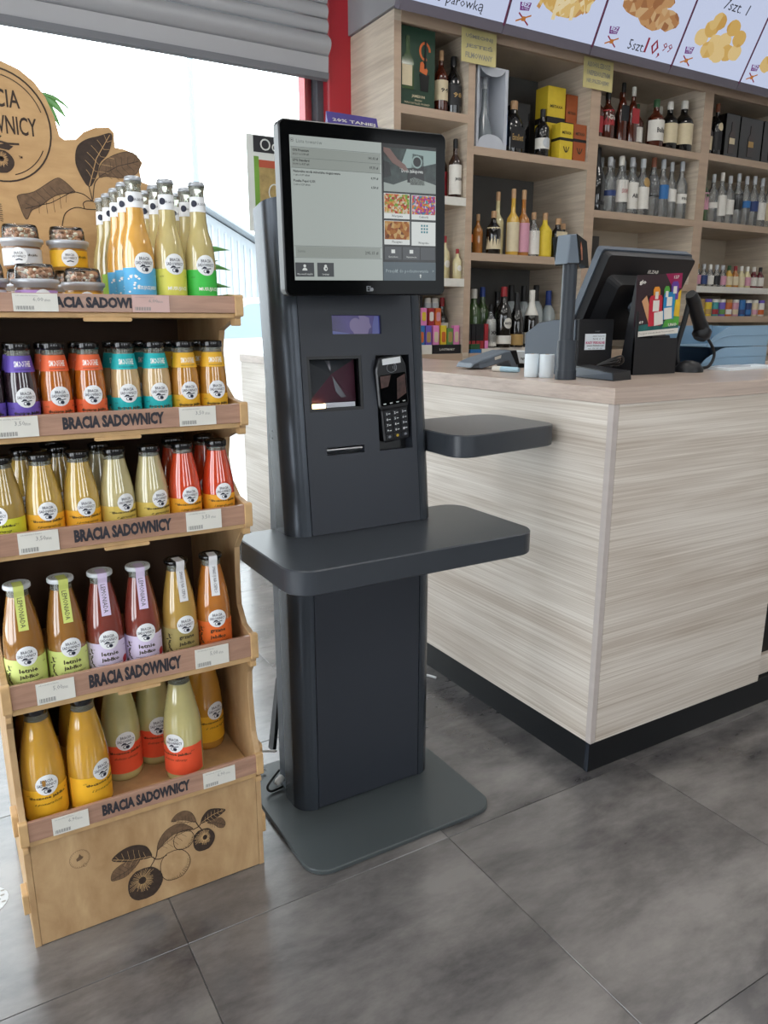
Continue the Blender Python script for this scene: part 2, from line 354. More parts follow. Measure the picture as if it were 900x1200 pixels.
lo = shear_loft(section(YF, 1.634, .036), .012, .672, 0).build('lower_shell', 'kiosk_metal', kz, sharp=30)
K = .0981
up = MB().loft([[(x, y+K*(z-.726)+0, z+(.02*(1.634-y)/.1 if z > 1 else 0)) for x, y in section(YF, 1.634, .036)] for z in (.726, 1.445)]).build('upper_shell', 'kiosk_metal', kz, sharp=30)
MB().box(.677, 1.047, 1.636, 1.69, .013, 1.06).build('rear_housing', 'kiosk_back', kz, .004)
for zz in (.945, .962): MB().xf(Matrix()).lathe([(.0028, 0), (.0028, .002)], 8).xf(Matrix.Translation((XL-.0005, 1.628, zz)) @ Matrix.Rotation(PI/2, 4, 'Y')).build('screw_hole', 'black_plastic', kz)
MB().prism([(SL+.0016, .016), (SR-.0016, .016), (SR-.0016, .670), (SL+.0016, .670)], YF-.001, YF+.034, 'y', ch=.0014).build('lower_front_panel', 'kiosk_panel', kz)
# upper front panel in slope space: x, s up the slope, d into the kiosk
TA = math.atan(K); cu, su = cos(TA), sin(TA)
def sl(x, s, d=0): return (x, YF+s*su+d*cu, .73+s*cu-d*su)
def slope_box(mb, x0, x1, s0, s1, d0, d1, m=0):
    q = MB().box(x0, x1, d0, d1, s0, s1, m); mb.add([sl(x, s, d) for x, d, s in q.v], q.f, m); return mb
def holed(x0, x1, s0, s1, holes, d0, depth):
    xs = sorted({x0, x1, *[h[0] for h in holes], *[h[1] for h in holes]}); ss = sorted({s0, s1, *[h[2] for h in holes], *[h[3] for h in holes]})
    mb = MB()
    inh = lambda x, s: any(h[0] < x < h[1] and h[2] < s < h[3] for h in holes)
    for i in range(len(xs)-1):
        for j in range(len(ss)-1):
            if not inh((xs[i]+xs[i+1])/2, (ss[j]+ss[j+1])/2):
                a, b_, c, d = xs[i], xs[i+1], ss[j], ss[j+1]
                mb.add([sl(a, c, d0), sl(b_, c, d0), sl(b_, d, d0), sl(a, d, d0)], [(0, 1, 2, 3)])
    for (a, b_, c, d) in holes:
        q = [(a, c), (b_, c), (b_, d), (a, d)]
        for k in range(4):
            p0, p1 = q[k], q[(k+1) % 4]
            mb.add([sl(*p0, d0), sl(*p1, d0), sl(*p1, depth), sl(*p0, depth)], [(3, 2, 1, 0)])
    q = [(x0, s0), (x1, s0), (x1, s1), (x0, s1)]
    for k in range(4):
        p0, p1 = q[k], q[(k+1) % 4]; mb.add([sl(*p0, d0), sl(*p1, d0), sl(*p1, depth), sl(*p0, depth)], [(0, 1, 2, 3)][:1])
    return mb
HOLES = [(.798, .926, .450, .492), (.729, .868, .278, .402), (.905, .998, .178, .401), (.765, .864, .178, .196)]
holed(SL+.0016, SR-.0016, -.003, .715, HOLES, -.001, .033).build('upper_front_panel', 'kiosk_panel', kz)
# camera window
MATS['camera_glass'] = None
m = screen('camera_feed', '#3a2a78', .55, vary=.6, vscale=14); MATS['camera_feed'] = m
mb = MB(); slope_box(mb, .798, .926, .450, .492, .006, .03); cw = mb.build('camera_display', 'camera_feed', kz)
mat('feed_pale', '#8d7fae', .3); screen('reflection_skin', '#8273a6', .55); screen('reflection_blue', '#5a62b4', .5)
mb = MB(); fn = lambda x, s: sl(x, s, .0055)
mb.flat(arc(.862, .470, .0165, 50, 240, 10)+[(.857, .4505), (.893, .4505), (.897, .462), (.903, .466), (.899, .476), (.898, .487), (.886, .4915), (.87, .4915)], fn); mb.build('painted_reflection', 'reflection_skin', cw)  # reflections in the window painted as glowing flat shapes
MB().flat([(.799, .4505), (.845, .4505), (.845, .452), (.799, .458)], fn).build('painted_reflection', 'reflection_blue', cw); MB().flat([(.905, .4505), (.925, .4505), (.925, .491), (.912, .491), (.906, .47)], fn).build('painted_reflection', 'reflection_blue', cw)
# barcode scanner window
mb = MB(); slope_box(mb, .729, .868, .278, .402, .024, .0325); sw = mb.build('scanner_well', 'glossy_black', kz)
mb = MB()
for a in ((.729, .736, .278, .402), (.861, .868, .278, .402), (.736, .861, .278, .285), (.736, .861, .395, .402)): slope_box(mb, *a, .0, .010)
mb.build('scanner_frame', 'black_plastic', kz)
mat('scanner_pink', '#4a2632', .5, vary=.2, vscale=12); mat('scanner_grey', '#2c3133', .5, vary=.2, vscale=14); mat('shiny_grey', '#8d8f92', .2, .6)
sp = MB()
def facet(pts, d, m): sp.add([sl(x, s, dd) for (x, s), dd in zip(pts, d)], [tuple(range(len(pts)))], m)
AP, TL, TR, BR, BL = (.795, .362), (.7365, .3945), (.8605, .3945), (.8605, .2985), (.7365, .2985)
for c0, c1, m_ in ((TL, BL, 1), (BL, BR, 0), (BR, TR, 0), (TR, TL, 1)): facet([c0, c1, AP], (.0225, .0225, .0135), m_)
facet([(.797, .358), (.806, .322), (.820, .308), (.834, .309)], (.0125, .0165, .0185, .0185), 2)
facet([(.784, .3935), (.796, .3935), (.797, .380), (.794, .368)], (.0205, .0205, .0172, .0135), 2)
sp.build('scanner_mirror', ['scanner_pink', 'scanner_grey', 'shiny_grey'], sw)
MATS['scan_glow'] = mat('scan_glow', '#ffd9a0', .4, emit=6)
mb = MB(); slope_box(mb, .7365, .775, .2855, .296, .012, .022); mb.build('scanner_lamp', 'scan_glow', sw)
mb = MB(); slope_box(mb, .775, .853, .2865, .297, .013, .022); mb.build('scanner_strip', 'white_plastic', sw)
mb = MB(); slope_box(mb, .736, .861, .285, .395, .0095, .0105); MATS['clear_glass'] = cg = bpy.data.materials.new('clear_glass'); cg.use_nodes = True
cg.node_tree.nodes.remove(cg.node_tree.nodes['Principled BSDF']); tb = cg.node_tree.nodes.new('ShaderNodeBsdfTransparent'); tb.inputs[0].default_value = (.93, .93, .95, 1); cg.node_tree.links.new(tb.outputs[0], cg.node_tree.nodes['Material Output'].inputs[0])      # anti-reflective pane
mb.build('scanner_glass', 'clear_glass', sw)
# receipt slot
mb = MB(); slope_box(mb, .765, .864, .178, .196, .022, .0325); rs = mb.build('receipt_slot', 'black_plastic', kz)
mb = MB().add([sl(.768, .180, .018), sl(.861, .180, .018), sl(.861, .189, .003), sl(.768, .189, .003), sl(.768, .1915, .004), sl(.861, .1915, .004), sl(.861, .1945, .014), sl(.768, .1945, .014)], [(0, 1, 2, 3), (3, 2, 5, 4), (4, 5, 6, 7)])
mb.build('receipt_bar', 'chrome', rs)
# recess back for the payment terminal
mb = MB(); slope_box(mb, .905, .998, .178, .401, .031, .0345); mb.build('terminal_recess', 'black_plastic', kz)
# trays
MB().prism(rrect(.565, 1.2, 1.30, 1.642, .058, 8), .673, .726, ch=.0025).build('bag_tray', 'kiosk_tray', kz, sharp=30)
MB().prism(rpoly([(1.045, 1.418), (1.412, 1.476), (1.412, 1.77), (1.06, 1.75)], [.07, .06, .07, .01], 8), .891, .945, ch=.0025).build('side_tray', 'kiosk_tray', kz, sharp=30)
MB().box(1.055, 1.08, 1.64, 1.69, .895, .94).build('tray_bracket', 'kiosk_metal', kz)
# rear brace, plugs and cables
MB().prism([(1.70, .30), (1.725, .30), (1.80, .055), (1.765, .055)], .690, .70, 'x', ch=.002).box(.690, .70, 1.685, 1.71, .28, .4).build('rear_brace', 'black_plastic', kz, .002)
MB().tube(spline([(.66, 1.75, .02), (.62, 1.78, .05), (.63, 1.74, .09), (.675, 1.70, .10)], 6), .003).build('power_cable', 'white_plastic', kz)
MB().tube(spline([(.672, 1.68, .055), (.645, 1.665, .045), (.630, 1.66, .030), (.638, 1.655, .018), (.672, 1.66, .018)], 6), .0035).build('power_cable', 'black_plastic', kz)
MB().tube([(.672, 1.66, .045), (.655, 1.652, .040), (.65, 1.65, .038)], [.010, .010, .006]).build('plug', 'white_plastic', kz)
# monitor
mon = MB()
yaw, tilt, roll = -.0633, -.0155, .0207
e = Vector((cos(yaw), sin(yaw), 0)); nn = Vector((-sin(yaw), cos(yaw), 0)); uu = Vector((0, 0, 1))*cos(tilt)+nn*sin(tilt)
e2 = e*cos(roll)+uu*sin(roll); u2 = uu*cos(roll)-e*sin(roll); N2 = e2.cross(u2)      # N2 looks to the customer
O2 = Vector((.8326, 1.47, 1.4248))
def sm(x, y, d=0): return tuple(O2+e2*x+u2*y-N2*d if False else O2+e2*x+u2*y-(-N2)*0+N2*(-d))
def scr(d): return lambda x, y: sm(x, y, d)
if N2.y > 0: N2 = -N2
pl = rrect(-.189, .189, -.1655, .1655, .014)
def msolid(poly, d0, d1, ch, name, m, par):
    q = MB().prism(poly, d0, d1, 'z', ch=ch); q.v = [sm(x, y, d) for x, y, d in q.v]; q.f = [f[::-1] for f in q.f]; return q.build(name, m, par)
md = msolid(pl, 0, .032, .003, 'monitor', 'black_plastic', kz)
msolid(rrect(-.12, .12, -.12, .12, .02), .032, .09, .003, 'monitor_mount', 'black_plastic', md)
msolid(rrect(-.1865, .1865, -.163, .163, .012), -.0012, .001, .0004, 'front_glass', 'glossy_black', md)
# what the display shows
S = lambda n, c, k=1., **kw: MATS.__setitem__(n, screen(n, c, k, **kw))
S('ui_paper', '#b9c2bd', .78); S('ui_row', '#a3aba4', .72); S('ui_dark', '#4c5054', .6); S('ui_ink', '#2b2f31', .5); S('ui_grey', '#7d8683', .6); S('ui_white', '#e6ebe8', .8); S('ui_foot', '#4f6069', .7); S('ui_foot_text', '#a9b8bc', .8); S('ui_teal', '#1d8292', .7)
S('ui_black', '#0d0f10', .5); S('ui_skin', '#8d6a60', .6); S('ui_mint', '#a9c2be', .65); S('ui_photo', '#33423f', .6, vary=.7, vscale=60); S('ui_floor', '#b3beb8', .65)
def food(name, cols, sc, k=.7):
    m = mat(name, '#808080', .4); nt = m.node_tree; bb = nt.nodes['Principled BSDF']
    tc = nt.nodes.new('ShaderNodeTexCoord'); vo = nt.nodes.new('ShaderNodeTexVoronoi'); vo.inputs['Scale'].default_value = sc
    nt.links.new(tc.outputs['Object'], vo.inputs['Vector']); r = nt.nodes.new('ShaderNodeValToRGB'); r.color_ramp.interpolation = 'CONSTANT'
    sep = nt.nodes.new('ShaderNodeSeparateColor'); nt.links.new(vo.outputs['Color'], sep.inputs[0]); nt.links.new(sep.outputs[0], r.inputs[0])
    while len(r.color_ramp.elements) < len(cols): r.color_ramp.elements.new(.5)
    for i, c in enumerate(cols): r.color_ramp.elements[i].position = i/len(cols); r.color_ramp.elements[i].color = lin(c)
    bb.inputs['Base Color'].default_value = (.01, .01, .01, 1); nt.links.new(r.outputs[0], bb.inputs['Emission Color']); bb.inputs['Emission Strength'].default_value = k
food('ui_veg', ['#d9a441', '#7fae3a', '#d86a3a', '#e8c88a', '#b83a2a', '#e9dcc0'], 230); food('ui_sweets', ['#c23aa0', '#e8b030', '#3aa0a8', '#e87a3a', '#e9d4e0', '#7a4ab0', '#d04a5a'], 260); food('ui_bread', ['#b9752e', '#d29a52', '#a55a1e', '#e0b878', '#7a3f16'], 130)
R4 = lambda a, b_, c, d: [(a, c), (b_, c), (b_, d), (a, d)]
dp = MB().flat(R4(-.168, .164, -.1345, .1365), scr(-.0014)).build('display', 'ui_black', md)
d1, d2, d3 = scr(-.0017), scr(-.0020), scr(-.0023)
ls = MB().flat(R4(-.168, .0325, -.1345, .1365), d1, 0)
ls.flat(R4(-.166, .030, .0965, .1145), d2, 1).flat(R4(-.166, .029, .078, .0955), d2, 1).flat(R4(-.164, .027, -.0895, -.069), d2, 1)
for yy in (.1155, .096, .0775, -.068, -.0905): ls.flat(R4(-.167, .031, yy-.0004, yy+.0004), d3, 3)
ls.text('Lista towarów', .0095, lambda x, y: d3(x-.155, y+.126), 3, align='LEFT').text('▣', .008, lambda x, y: d3(x-.1665, y+.127), 2, align='LEFT')
for yy, a, b_, c in ((.1095, 'ON Premium', '20,21 l x 6,98 zł/l', '141,02 zł'), (.0915, 'LPG Standard', '30,00 l x 4,57 zł/l', '97,75 zł'), (.0715, 'Naturalna woda mineralna niegazowana', '1 szt x 0,99 zł/szt', '0,99 zł'), (.054, 'Puszka Pepsi 0,33l', '2 szt x 3,29 zł/szt', '6,58 zł')):
    ls.text(a, .0063, lambda x, y: d3(x-.163, y+yy), 2, align='LEFT', bold=.025).text(b_, .005, lambda x, y: d3(x-.163, y+yy-.0068), 2, align='LEFT', bold=.01).text(c, .0063, lambda x, y: d3(x+.024, y+yy-.0045), 2, align='RIGHT', bold=.025)
ls.text('Suma:', .0075, lambda x, y: d3(x-.160, y-.078), 3, align='LEFT').text('295,15 zł', .0085, lambda x, y: d3(x+.022, y-.0795), 2, align='RIGHT', bold=.01)
ls.build('receipt_list', ['ui_paper', 'ui_row', 'ui_ink', 'ui_grey'], dp)
for x0, x1, s_ in ((-.1665, -.1255, 'Wprowadź wyjaśnienie'), (-.1185, -.0815, 'Language')):
    q = MB().flat(R4(x0, x1, -.1275, -.1), d2, 0); xc = (x0+x1)/2
    q.flat(arc(xc, -.1065, .0030, 0, 360, 10)[:-1], d3, 1)
    if x0 < -.15: q.flat(arc(xc, -.1155, .0055, 0, 180, 8), d3, 1)
    else: q.flat(arc(xc, -.1115, .0046, 0, 360, 12)[:-1], d3, 1).flat(arc(xc+.001, -.1115, .002, 0, 360, 8)[:-1], scr(-.0026), 0)
    q.text(s_[:16] if x0 < -.15 else s_, .005, lambda x, y: d3(x+xc, y-.1225), 1, sx=.85); q.build('button', ['ui_dark', 'ui_white'], dp)
q = MB().flat(R4(.037, .163, .0445, .129), d1, 0).flat([(.037, .0445), (.163, .0445), (.163, .062), (.11, .075), (.06, .058), (.037, .062)], d2, 3).flat([(.075, .09), (.12, .095), (.163, .105), (.163, .129), (.092, .129)], d2, 2)
q.flat([(.037, .129), (.052, .127), (.07, .108), (.088, .098), (.095, .088), (.086, .085), (.072, .094), (.058, .1), (.037, .121)], d3, 1).flat([(.093, .064), (.1, .064), (.099, .088), (.094, .088)], d3, 4).flat([(.1, .06), (.135, .06), (.132, .118), (.106, .121)], d2, 4)
q.flat(arc(.1165, .105, .0125, 0, 360, 14)[:-1], d3, 2).flat(arc(.1165, .105, .0095, 0, 360, 14)[:-1], scr(-.0026), 4).flat([(.037, .07), (.055, .075), (.05, .1), (.037, .104)], d3, 4)
q.text('Doda zakupowa', .010, lambda x, y: d3(x+.105, y+.0865), 5, bold=.015, sx=.8); q.build('picture', ['ui_photo', 'ui_skin', 'ui_mint', 'ui_floor', 'ui_black', 'ui_white'], dp)
for (a, b_, c, d), mm, s_ in (((.037, .099, -.009, .041), 'ui_veg', 'Warzywa'), ((.103, .163, -.009, .040), 'ui_sweets', 'Cukierki'), ((.037, .099, -.061, -.013), 'ui_bread', 'Pieczywo'), ((.103, .163, -.062, -.0135), None, 'Wszystko')):
    q = MB().flat(R4(a, b_, c, d), d1, 1)
    if mm: q.flat(R4(a+.001, b_-.001, c+.0105, d-.001), d2, 0)
    else:
        for i in range(3):
            for j in range(3): q.flat(R4(.1265+i*.0065, .1305+i*.0065, -.036+j*.0065, -.032+j*.0065), d2, 3)
    q.text(s_, .0068, lambda x, y: d3(x+(a+b_)/2, y+c+.0055), 2, bold=.006); q.build('category_tile', [mm or 'ui_white', 'ui_white', 'ui_ink', 'ui_teal'], dp)
for a, b_, s_ in ((.0375, .0785, 'Karta klienta'), (.0815, .1235, 'Wyszukiwarka'), (.1255, .162, '')):
    q = MB().flat(R4(a, b_, -.0915, -.0655), d1, 0)
    if s_: q.flat(R4((a+b_)/2-.0045, (a+b_)/2+.0045, -.0785, -.071), d2, 1).text(s_, .0048, lambda x, y: d3(x+(a+b_)/2, y-.086), 1, sx=.9)
    q.build('button', ['ui_dark', 'ui_white'], dp)
q = MB().flat(R4(.034, .164, -.1345, -.0965), d1, 0).text('Przejdź do podsumowania', .0098, lambda x, y: d3(x+.0395, y-.115), 1, align='LEFT', bold=.004).text('>', .009, lambda x, y: d3(x+.157, y-.115), 1).flat([(.124, -.129), (.1262, -.129), (.1262, -.1245), (.128, -.1245), (.1252, -.121), (.1222, -.1245), (.124, -.1245)], d3, 2)
q.build('footer_button', ['ui_foot', 'ui_foot_text', 'ui_white'], dp)
mat('logo_grey', '#7c7f84', .4)
MB().flat(R4(-.007, -.0045, -.157, -.146), d1).flat(R4(-.007, 0, -.1478, -.146), d1).flat(R4(-.007, -.001, -.152, -.1505), d1).flat(R4(-.007, -.001, -.157, -.1553), d1).flat(R4(.001, .003, -.157, -.146), d1).flat(arc(.006, -.153, .0038, 0, 360, 10)[:-1], d1).build('logo', 'logo_grey', md)
# payment terminal standing in the recess
tm = thing('card_terminal', sl(.955, .21, .0), 'black card payment terminal with keypad in the kiosk recess', 'terminal')
TM = Matrix.Translation(Vector(sl(.957, .20, .016))) @ Matrix.Rotation(-TA, 4, 'X') @ Matrix.Rotation(math.radians(-6), 4, 'Y') @ Matrix.Rotation(math.radians(6), 4, 'X')
mat('terminal_black', '#16171b', .3, coat=.2, bump=.02); mat('key_white', '#d8dadc', .5); mat('key_black', '#24262b', .4); mat('key_yellow', '#c0a02a', .5)
def tp(mb, name, m, par): mb.xf(TM); return mb.build(name, m, par)
bd = tp(MB().prism(rpoly([(-.036, .0), (.036, .0), (.037, .078), (.042, .084), (.042, .175), (.030, .2), (-.030, .2), (-.042, .175), (-.042, .084), (-.037, .078)], .006, 3), -.014, .014, 'y', ch=.003), 'body', 'terminal_black', tm)
tp(MB().box(-.024, .026, -.0155, -.0135, .183, .197), 'sticker', 'white_plastic', bd)
tp(MB().prism(rrect(-.036, .037, .088, .160, .004), -.0155, -.0135, 'y'), 'screen', 'glossy_black', tm)
S('reflection_dim', '#6b4a44', .3, vary=.5, vscale=60)  # reflections on the terminal screen painted as dim glowing patches
tp(MB().add([(-.034, -.0158, .158), (-.004, -.0158, .158), (-.014, -.0158, .132), (-.034, -.0158, .130)], [(0, 3, 2, 1)]).add([(.012, -.0158, .148), (.035, -.0158, .156), (.035, -.0158, .110), (.008, -.0158, .098)], [(0, 3, 2, 1)]), 'painted_screen_reflection', 'reflection_dim', tm)
q = MB()
for k in range(4): q.box(-.031+k*.018, -.024+k*.018, -.0162, -.0138, .0915, .0935)
tp(q, 'screen_icons', 'key_white', tm)
ky = ['1', '2', '3', '4', '5', '6', '7', '8', '9', '*', '0', '#']
for i, s_ in enumerate(ky):
    x, z_ = -.022+(i % 3)*.0225, .068-(i//3)*.0135
    k_ = tp(MB().prism(rrect(x-.0085, x+.0085, z_-.0048, z_+.0048, .0015, 2), -.0162, -.0135, 'y'), 'key', 'key_black', tm)
    mb = MB().text(s_, .0078, lambda a, b_: (x+a-.003, -.0167, z_+b_), 0, bold=.04); mb.box(x+.001, x+.0065, -.0167, -.0163, z_-.0008, z_+.0008); tp(mb, 'digit', 'key_white', k_)
for k, mm in enumerate(('key_black', 'key_yellow', 'key_black')):
    x = -.022+k*.0225; tp(MB().prism(rrect(x-.0085, x+.0085, .0085, .0175, .0015, 2), -.0162, -.0135, 'y'), 'key', 'key_black', tm)
    tp(MB().add([(x+.004*cos(a*PI/3), -.0167, .013+.0035*sin(a*PI/3)) for a in range(6)], [tuple(range(6))[::-1]]), 'key_symbol', mm if k == 1 else 'logo_grey', tm)
mb = MB()
for k in range(3): mb.tube([(.0+.0045*(k+1)*sin(a), -.0147, .1745+.0045*(k+1)*cos(a)) for a in [PI/2-.7+i*.35 for i in range(5)]], .0007, 5)
mb.tube([(.013*cos(a), -.0147, .1745+.011*sin(a)) for a in [i*PI/8 for i in range(17)]], .0006, 5); tp(mb, 'contactless_symbol', 'logo_grey', tm)
# ---------------------------------------------------------------- wooden juice display rack
def fit(mb, s, w, h, fn, m=0, align='CENTER', **kw):      # lettering fitted to a width and a height
    v, f = text2d(s, 1, align=align, **kw); x0 = min(p[0] for p in v); x1 = max(p[0] for p in v); y0 = min(p[1] for p in v); y1 = max(p[1] for p in v)
    cx = (x0+x1)/2; cy = (y0+y1)/2
    return mb.add([fn((x-cx)/(x1-x0)*w, (y-cy)/(y1-y0)*h) for x, y in v], f, m)
def stroke(mb, pts, w, fn, m=0, closed=False):
    P = [Vector(p[:2]) for p in pts]; n = len(P); L = []; R = []
    for i in range(n):
        a = P[(i-1) % n] if closed or i > 0 else P[i]; b_ = P[(i+1) % n] if closed or i < n-1 else P[i]
        t = b_-a
        if t.length < 1e-9: t = Vector((1, 0))
        t.normalize(); nn = Vector((-t[1], t[0])); ww = w[i] if isinstance(w, list) else w
        L.append(P[i]+nn*ww/2); R.append(P[i]-nn*ww/2)
    f = [(i, i+1, n+i+1, n+i) for i in range(n-1)]
    if closed: f.append((n-1, 0, n, 2*n-1))
    return mb.add([fn(*p) for p in L+R], f, m)
wood('rack_ply', '#a5825a', '#c6a67c', (6, 6, 2.5), .55, 1.6); mat('rack_edge', '#c6a273', .55, vary=.12, vscale=30); mat('rack_shade_brown', '#5b4434', .6, vary=.1, vscale=6)
wood('lip_strip', '#9c7a68', '#b8917b', (2, 8, 20), .25, 2.0); mat('ink', '#2d2c33', .6); mat('ink_brown', '#3b2d24', .7, vary=.25, vscale=120); mat('ink_mid', '#6e5640', .7, vary=.2, vscale=120); mat('paper_tag', '#dcdad2', .5, vary=.03, vscale=20); mat('pink_tag', '#cfaea8', .45); mat('tag_grey', '#8f8f8c', .6); mat('void_black', '#0b0a0a', .8)
rk = thing('display_rack', (.286, 1.62, 0), 'wooden juice display rack with five stepped shelves', 'display rack')
RX0, RX1, RY0, RY1 = .045, .528, 1.432, 1.825
LV = [(1.251, 1.220, 1.211), (1.050, 1.013, 1.003), (.848, .808, .799), (.566, .519, .506), (.285, .243, .230)]
prof = [(1.432, 0), (1.432, .26), (1.424, .285), (1.445, .33), (1.455, .42), (1.452, .47), (1.425, .505), (1.423, .566), (1.47, .575), (1.498, .61), (1.499, .68), (1.494, .74), (1.455, .782), (1.425, .795), (1.423, .850), (1.475, .856), (1.518, .885), (1.533, .93), (1.52, .972), (1.46, .99), (1.425, 1.0), (1.423, 1.052), (1.48, 1.056), (1.522, 1.08), (1.534, 1.15), (1.52, 1.188), (1.46, 1.205), (1.425, 1.21), (1.423, 1.253), (1.46, 1.256), (1.825, 1.256), (1.825, 0)]
for s, x0 in ((-1, RX0), (1, RX1-.012)):
    sp_ = MB().prism(prof, x0, x0+.012, 'x', ch=.001).build('side_panel', 'rack_ply', rk)
    for zz in (.10, .275):
        yy = 1.447
        MB().prism(rrect(yy-.012, yy+.03, zz-.024, zz+.024, .006, 3), x0-.011 if s < 0 else x0+.012, x0 if s < 0 else x0+.021, 'x', ch=.001).build('tab', 'rack_edge', sp_)
MB().box(RX0+.012, RX1-.012, 1.815, 1.823, .0, 1.256).build('back_panel', 'rack_shade_brown', rk)  # shade inside the shelves put into the panel's darker brown
MB().box(RX0+.012, RX1-.012, 1.80, 1.814, 1.04, 1.20).build('back_slot', 'void_black', rk) if False else None
PR = [('6,00', '6,00'), ('3,50', '3,50'), ('3,50', '3,50'), ('5,00', '5,00'), ('6,90', '6,90')]
mat('slot_wood', '#b58d5c', .6)
for k, (zt, zm, zb) in enumerate(LV):
    bd = MB().box(RX0+.0125, RX1-.0125, 1.424, 1.812, zb, zm).build('shelf', 'rack_edge', rk, .0015)
    lp_ = MB().box(RX0+.0125, RX1-.0125, 1.4195, 1.4275, zm+.0003, zt).build('shelf_lip', 'lip_strip', rk, .001)
    fn = lambda x, y: (x, 1.4190, y)
    q = MB(); fit(q, 'BRACIA SADOWNICY', .176 if k else .19, (zt-zm)*.6, lambda x, y: fn(x+(.280 if k else .273), y+(zt+zm)/2+.001), bold=.055, res=2); q.build('lettering', 'ink', lp_)
    for s, (a, b_) in enumerate(((.100, .166), (.396, .466)) if k else ((.135, .204), (.326, .391))):
        if k == 1 and s == 0: a, b_ = .088, .153
        h0, h1 = zm+.001, zt-(.001 if k < 3 else .005)
        tg = MB().box(a, b_, 1.4172, 1.4188, h0, h1).build('price_tag', 'pink_tag' if (k, s) == (0, 1) else 'paper_tag', lp_)
        q = MB(); g = lambda x, y: (x, 1.4169, y)
        fit(q, PR[k][s], .016, (h1-h0)*.24, lambda x, y: g(x+(a+b_)/2+.004, y+h0+(h1-h0)*.66), 0, bold=.0)
        fit(q, 'zł/szt.', .010, (h1-h0)*.13, lambda x, y: g(x+b_-.016, y+h0+(h1-h0)*.63), 0)
        for j in range(13):
            xx = a+.004+j*.0022; q.flat([(xx, h0+.003), (xx+.0009+.0007*(j % 2), h0+.003), (xx+.0009+.0007*(j % 2), h0+.003+(h1-h0)*.2), (xx, h0+.003+(h1-h0)*.2)], g, 0)
        fit(q, 'sok naturalny w butelce', .034, (h1-h0)*.09, lambda x, y: g(x+a+.022, y+h1-.004), 0)
        q.build('print', 'tag_grey', tg)
    for s, x0 in ((-1, RX0-.003), (1, RX1-.013)):
        MB().prism(rrect(1.4165, 1.432, zm-.006, zt+.003, .004, 3), x0, x0+.016, 'x', ch=.001).build('lip_end', 'rack_edge', lp_)
        MB().prism(rrect(1.424, 1.447, zb-.014, zb-.0005, .004, 3), x0 if s > 0 else x0+.004, x0+.012, 'x').build('bracket', 'rack_edge', lp_)
    if k < 4: MB().prism(rrect(.243, .325, zb-.006, zb+.0005, .003, 3), 1.4228, 1.4285, 'y').build('tenon', 'rack_edge', bd)
# base front with engraved apples
bf = MB().box(RX0+.0125, RX1-.0125, 1.4315, 1.4435, .0015, .2295).build('base_panel', 'rack_ply', rk, .001)
def leaf(mb, pts, fn, fill, line, vein, base=None, tip=None, w=.0008):
    P = [p[:2] for p in spline([Vector((x, y, 0)) for x, y in pts], 4, True)]
    mb.flat(P, fn, fill); f2 = lambda x, y: (fn(x, y)[0], fn(x, y)[1]-.0002, fn(x, y)[2])
    stroke(mb, P, w, f2, line, True)
    a = Vector(base); b_ = Vector(tip); stroke(mb, [a, a.lerp(b_, .5)+Vector((-(b_-a)[1], (b_-a)[0]))*.06, b_], w*1.3, f2, vein)
    n = 7
    for i in range(1, n):
        c = a.lerp(b_, i/n)
        for s in (-1, 1):
            d = Vector((-(b_-a)[1], (b_-a)[0])).normalized()*s*(b_-a).length*.24*sin(PI*(i/n)**.8)
            stroke(mb, [c, c+d*.6+(b_-a)*.06, c+d+(b_-a)*.09], w*.7, f2, vein)
def apple(mb, c, rx, ry, fn, dark, w=.0009, eye=(0, 0)):
    f2 = lambda x, y: (fn(x, y)[0], fn(x, y)[1]-.0002, fn(x, y)[2]); f3 = lambda x, y: (fn(x, y)[0], fn(x, y)[1]-.0004, fn(x, y)[2])
    out = [(c[0]+rx*cos(a)*(1+.04*cos(3*a)), c[1]+ry*sin(a)*(1-.05*(abs(sin(a)) > .95))) for a in [i*2*PI/28 for i in range(28)]]
    if dark: mb.flat(out, fn, 0)
    stroke(mb, out, w*1.4, f2, 0, True)
    ex, ey = c[0]+eye[0], c[1]+eye[1]
    rnd = random.Random(int(rx*1e5))
    for i in range(44 if dark else 46):
        a = i*2*PI/44+rnd.uniform(-.04, .04); side = .5+.5*cos(a+.9)
        if dark: t0, t1 = .22, rnd.uniform(.45, .62)+.3*(cos(a-2.2) > .2)
        else:
            if side < .62: continue
            t0, t1 = .95, .95-.55*(side-.6)*rnd.uniform(.6, 1.3)
        pt = lambda t: (ex+(c[0]+rx*cos(a)-ex)*t, ey+(c[1]+ry*sin(a)-ey)*t)
        stroke(mb, [pt(t0), pt((t0+t1)/2), pt(t1)], w*.8, f2, 1 if dark else 0)
    if dark:
        mb.flat([(ex+rx*.13*cos(i*PI/4), ey+ry*.13*sin(i*PI/4)) for i in range(8)], f3, 0)
        for i in range(7): a = i*2*PI/7; stroke(mb, [(ex, ey), (ex+rx*.22*cos(a), ey+ry*.22*sin(a))], w, f3, 0)
fb = lambda x, y: (x, 1.4310, y)
q = MB()
leaf(q, [(.202, .139), (.22, .153), (.245, .157), (.269, .147), (.279, .129), (.279, .116), (.252, .119), (.222, .127)], fb, 0, 0, 1, (.279, .118), (.204, .139))
leaf(q, [(.197, .093), (.202, .112), (.222, .123), (.244, .123), (.256, .117), (.245, .104), (.227, .091), (.21, .089)], fb, 2, 0, 0, (.256, .117), (.199, .094))
leaf(q, [(.293, .127), (.298, .148), (.316, .168), (.343, .173), (.363, .159), (.37, .148), (.347, .151), (.326, .15), (.306, .136)], fb, 2, 0, 0, (.294, .128), (.366, .152))
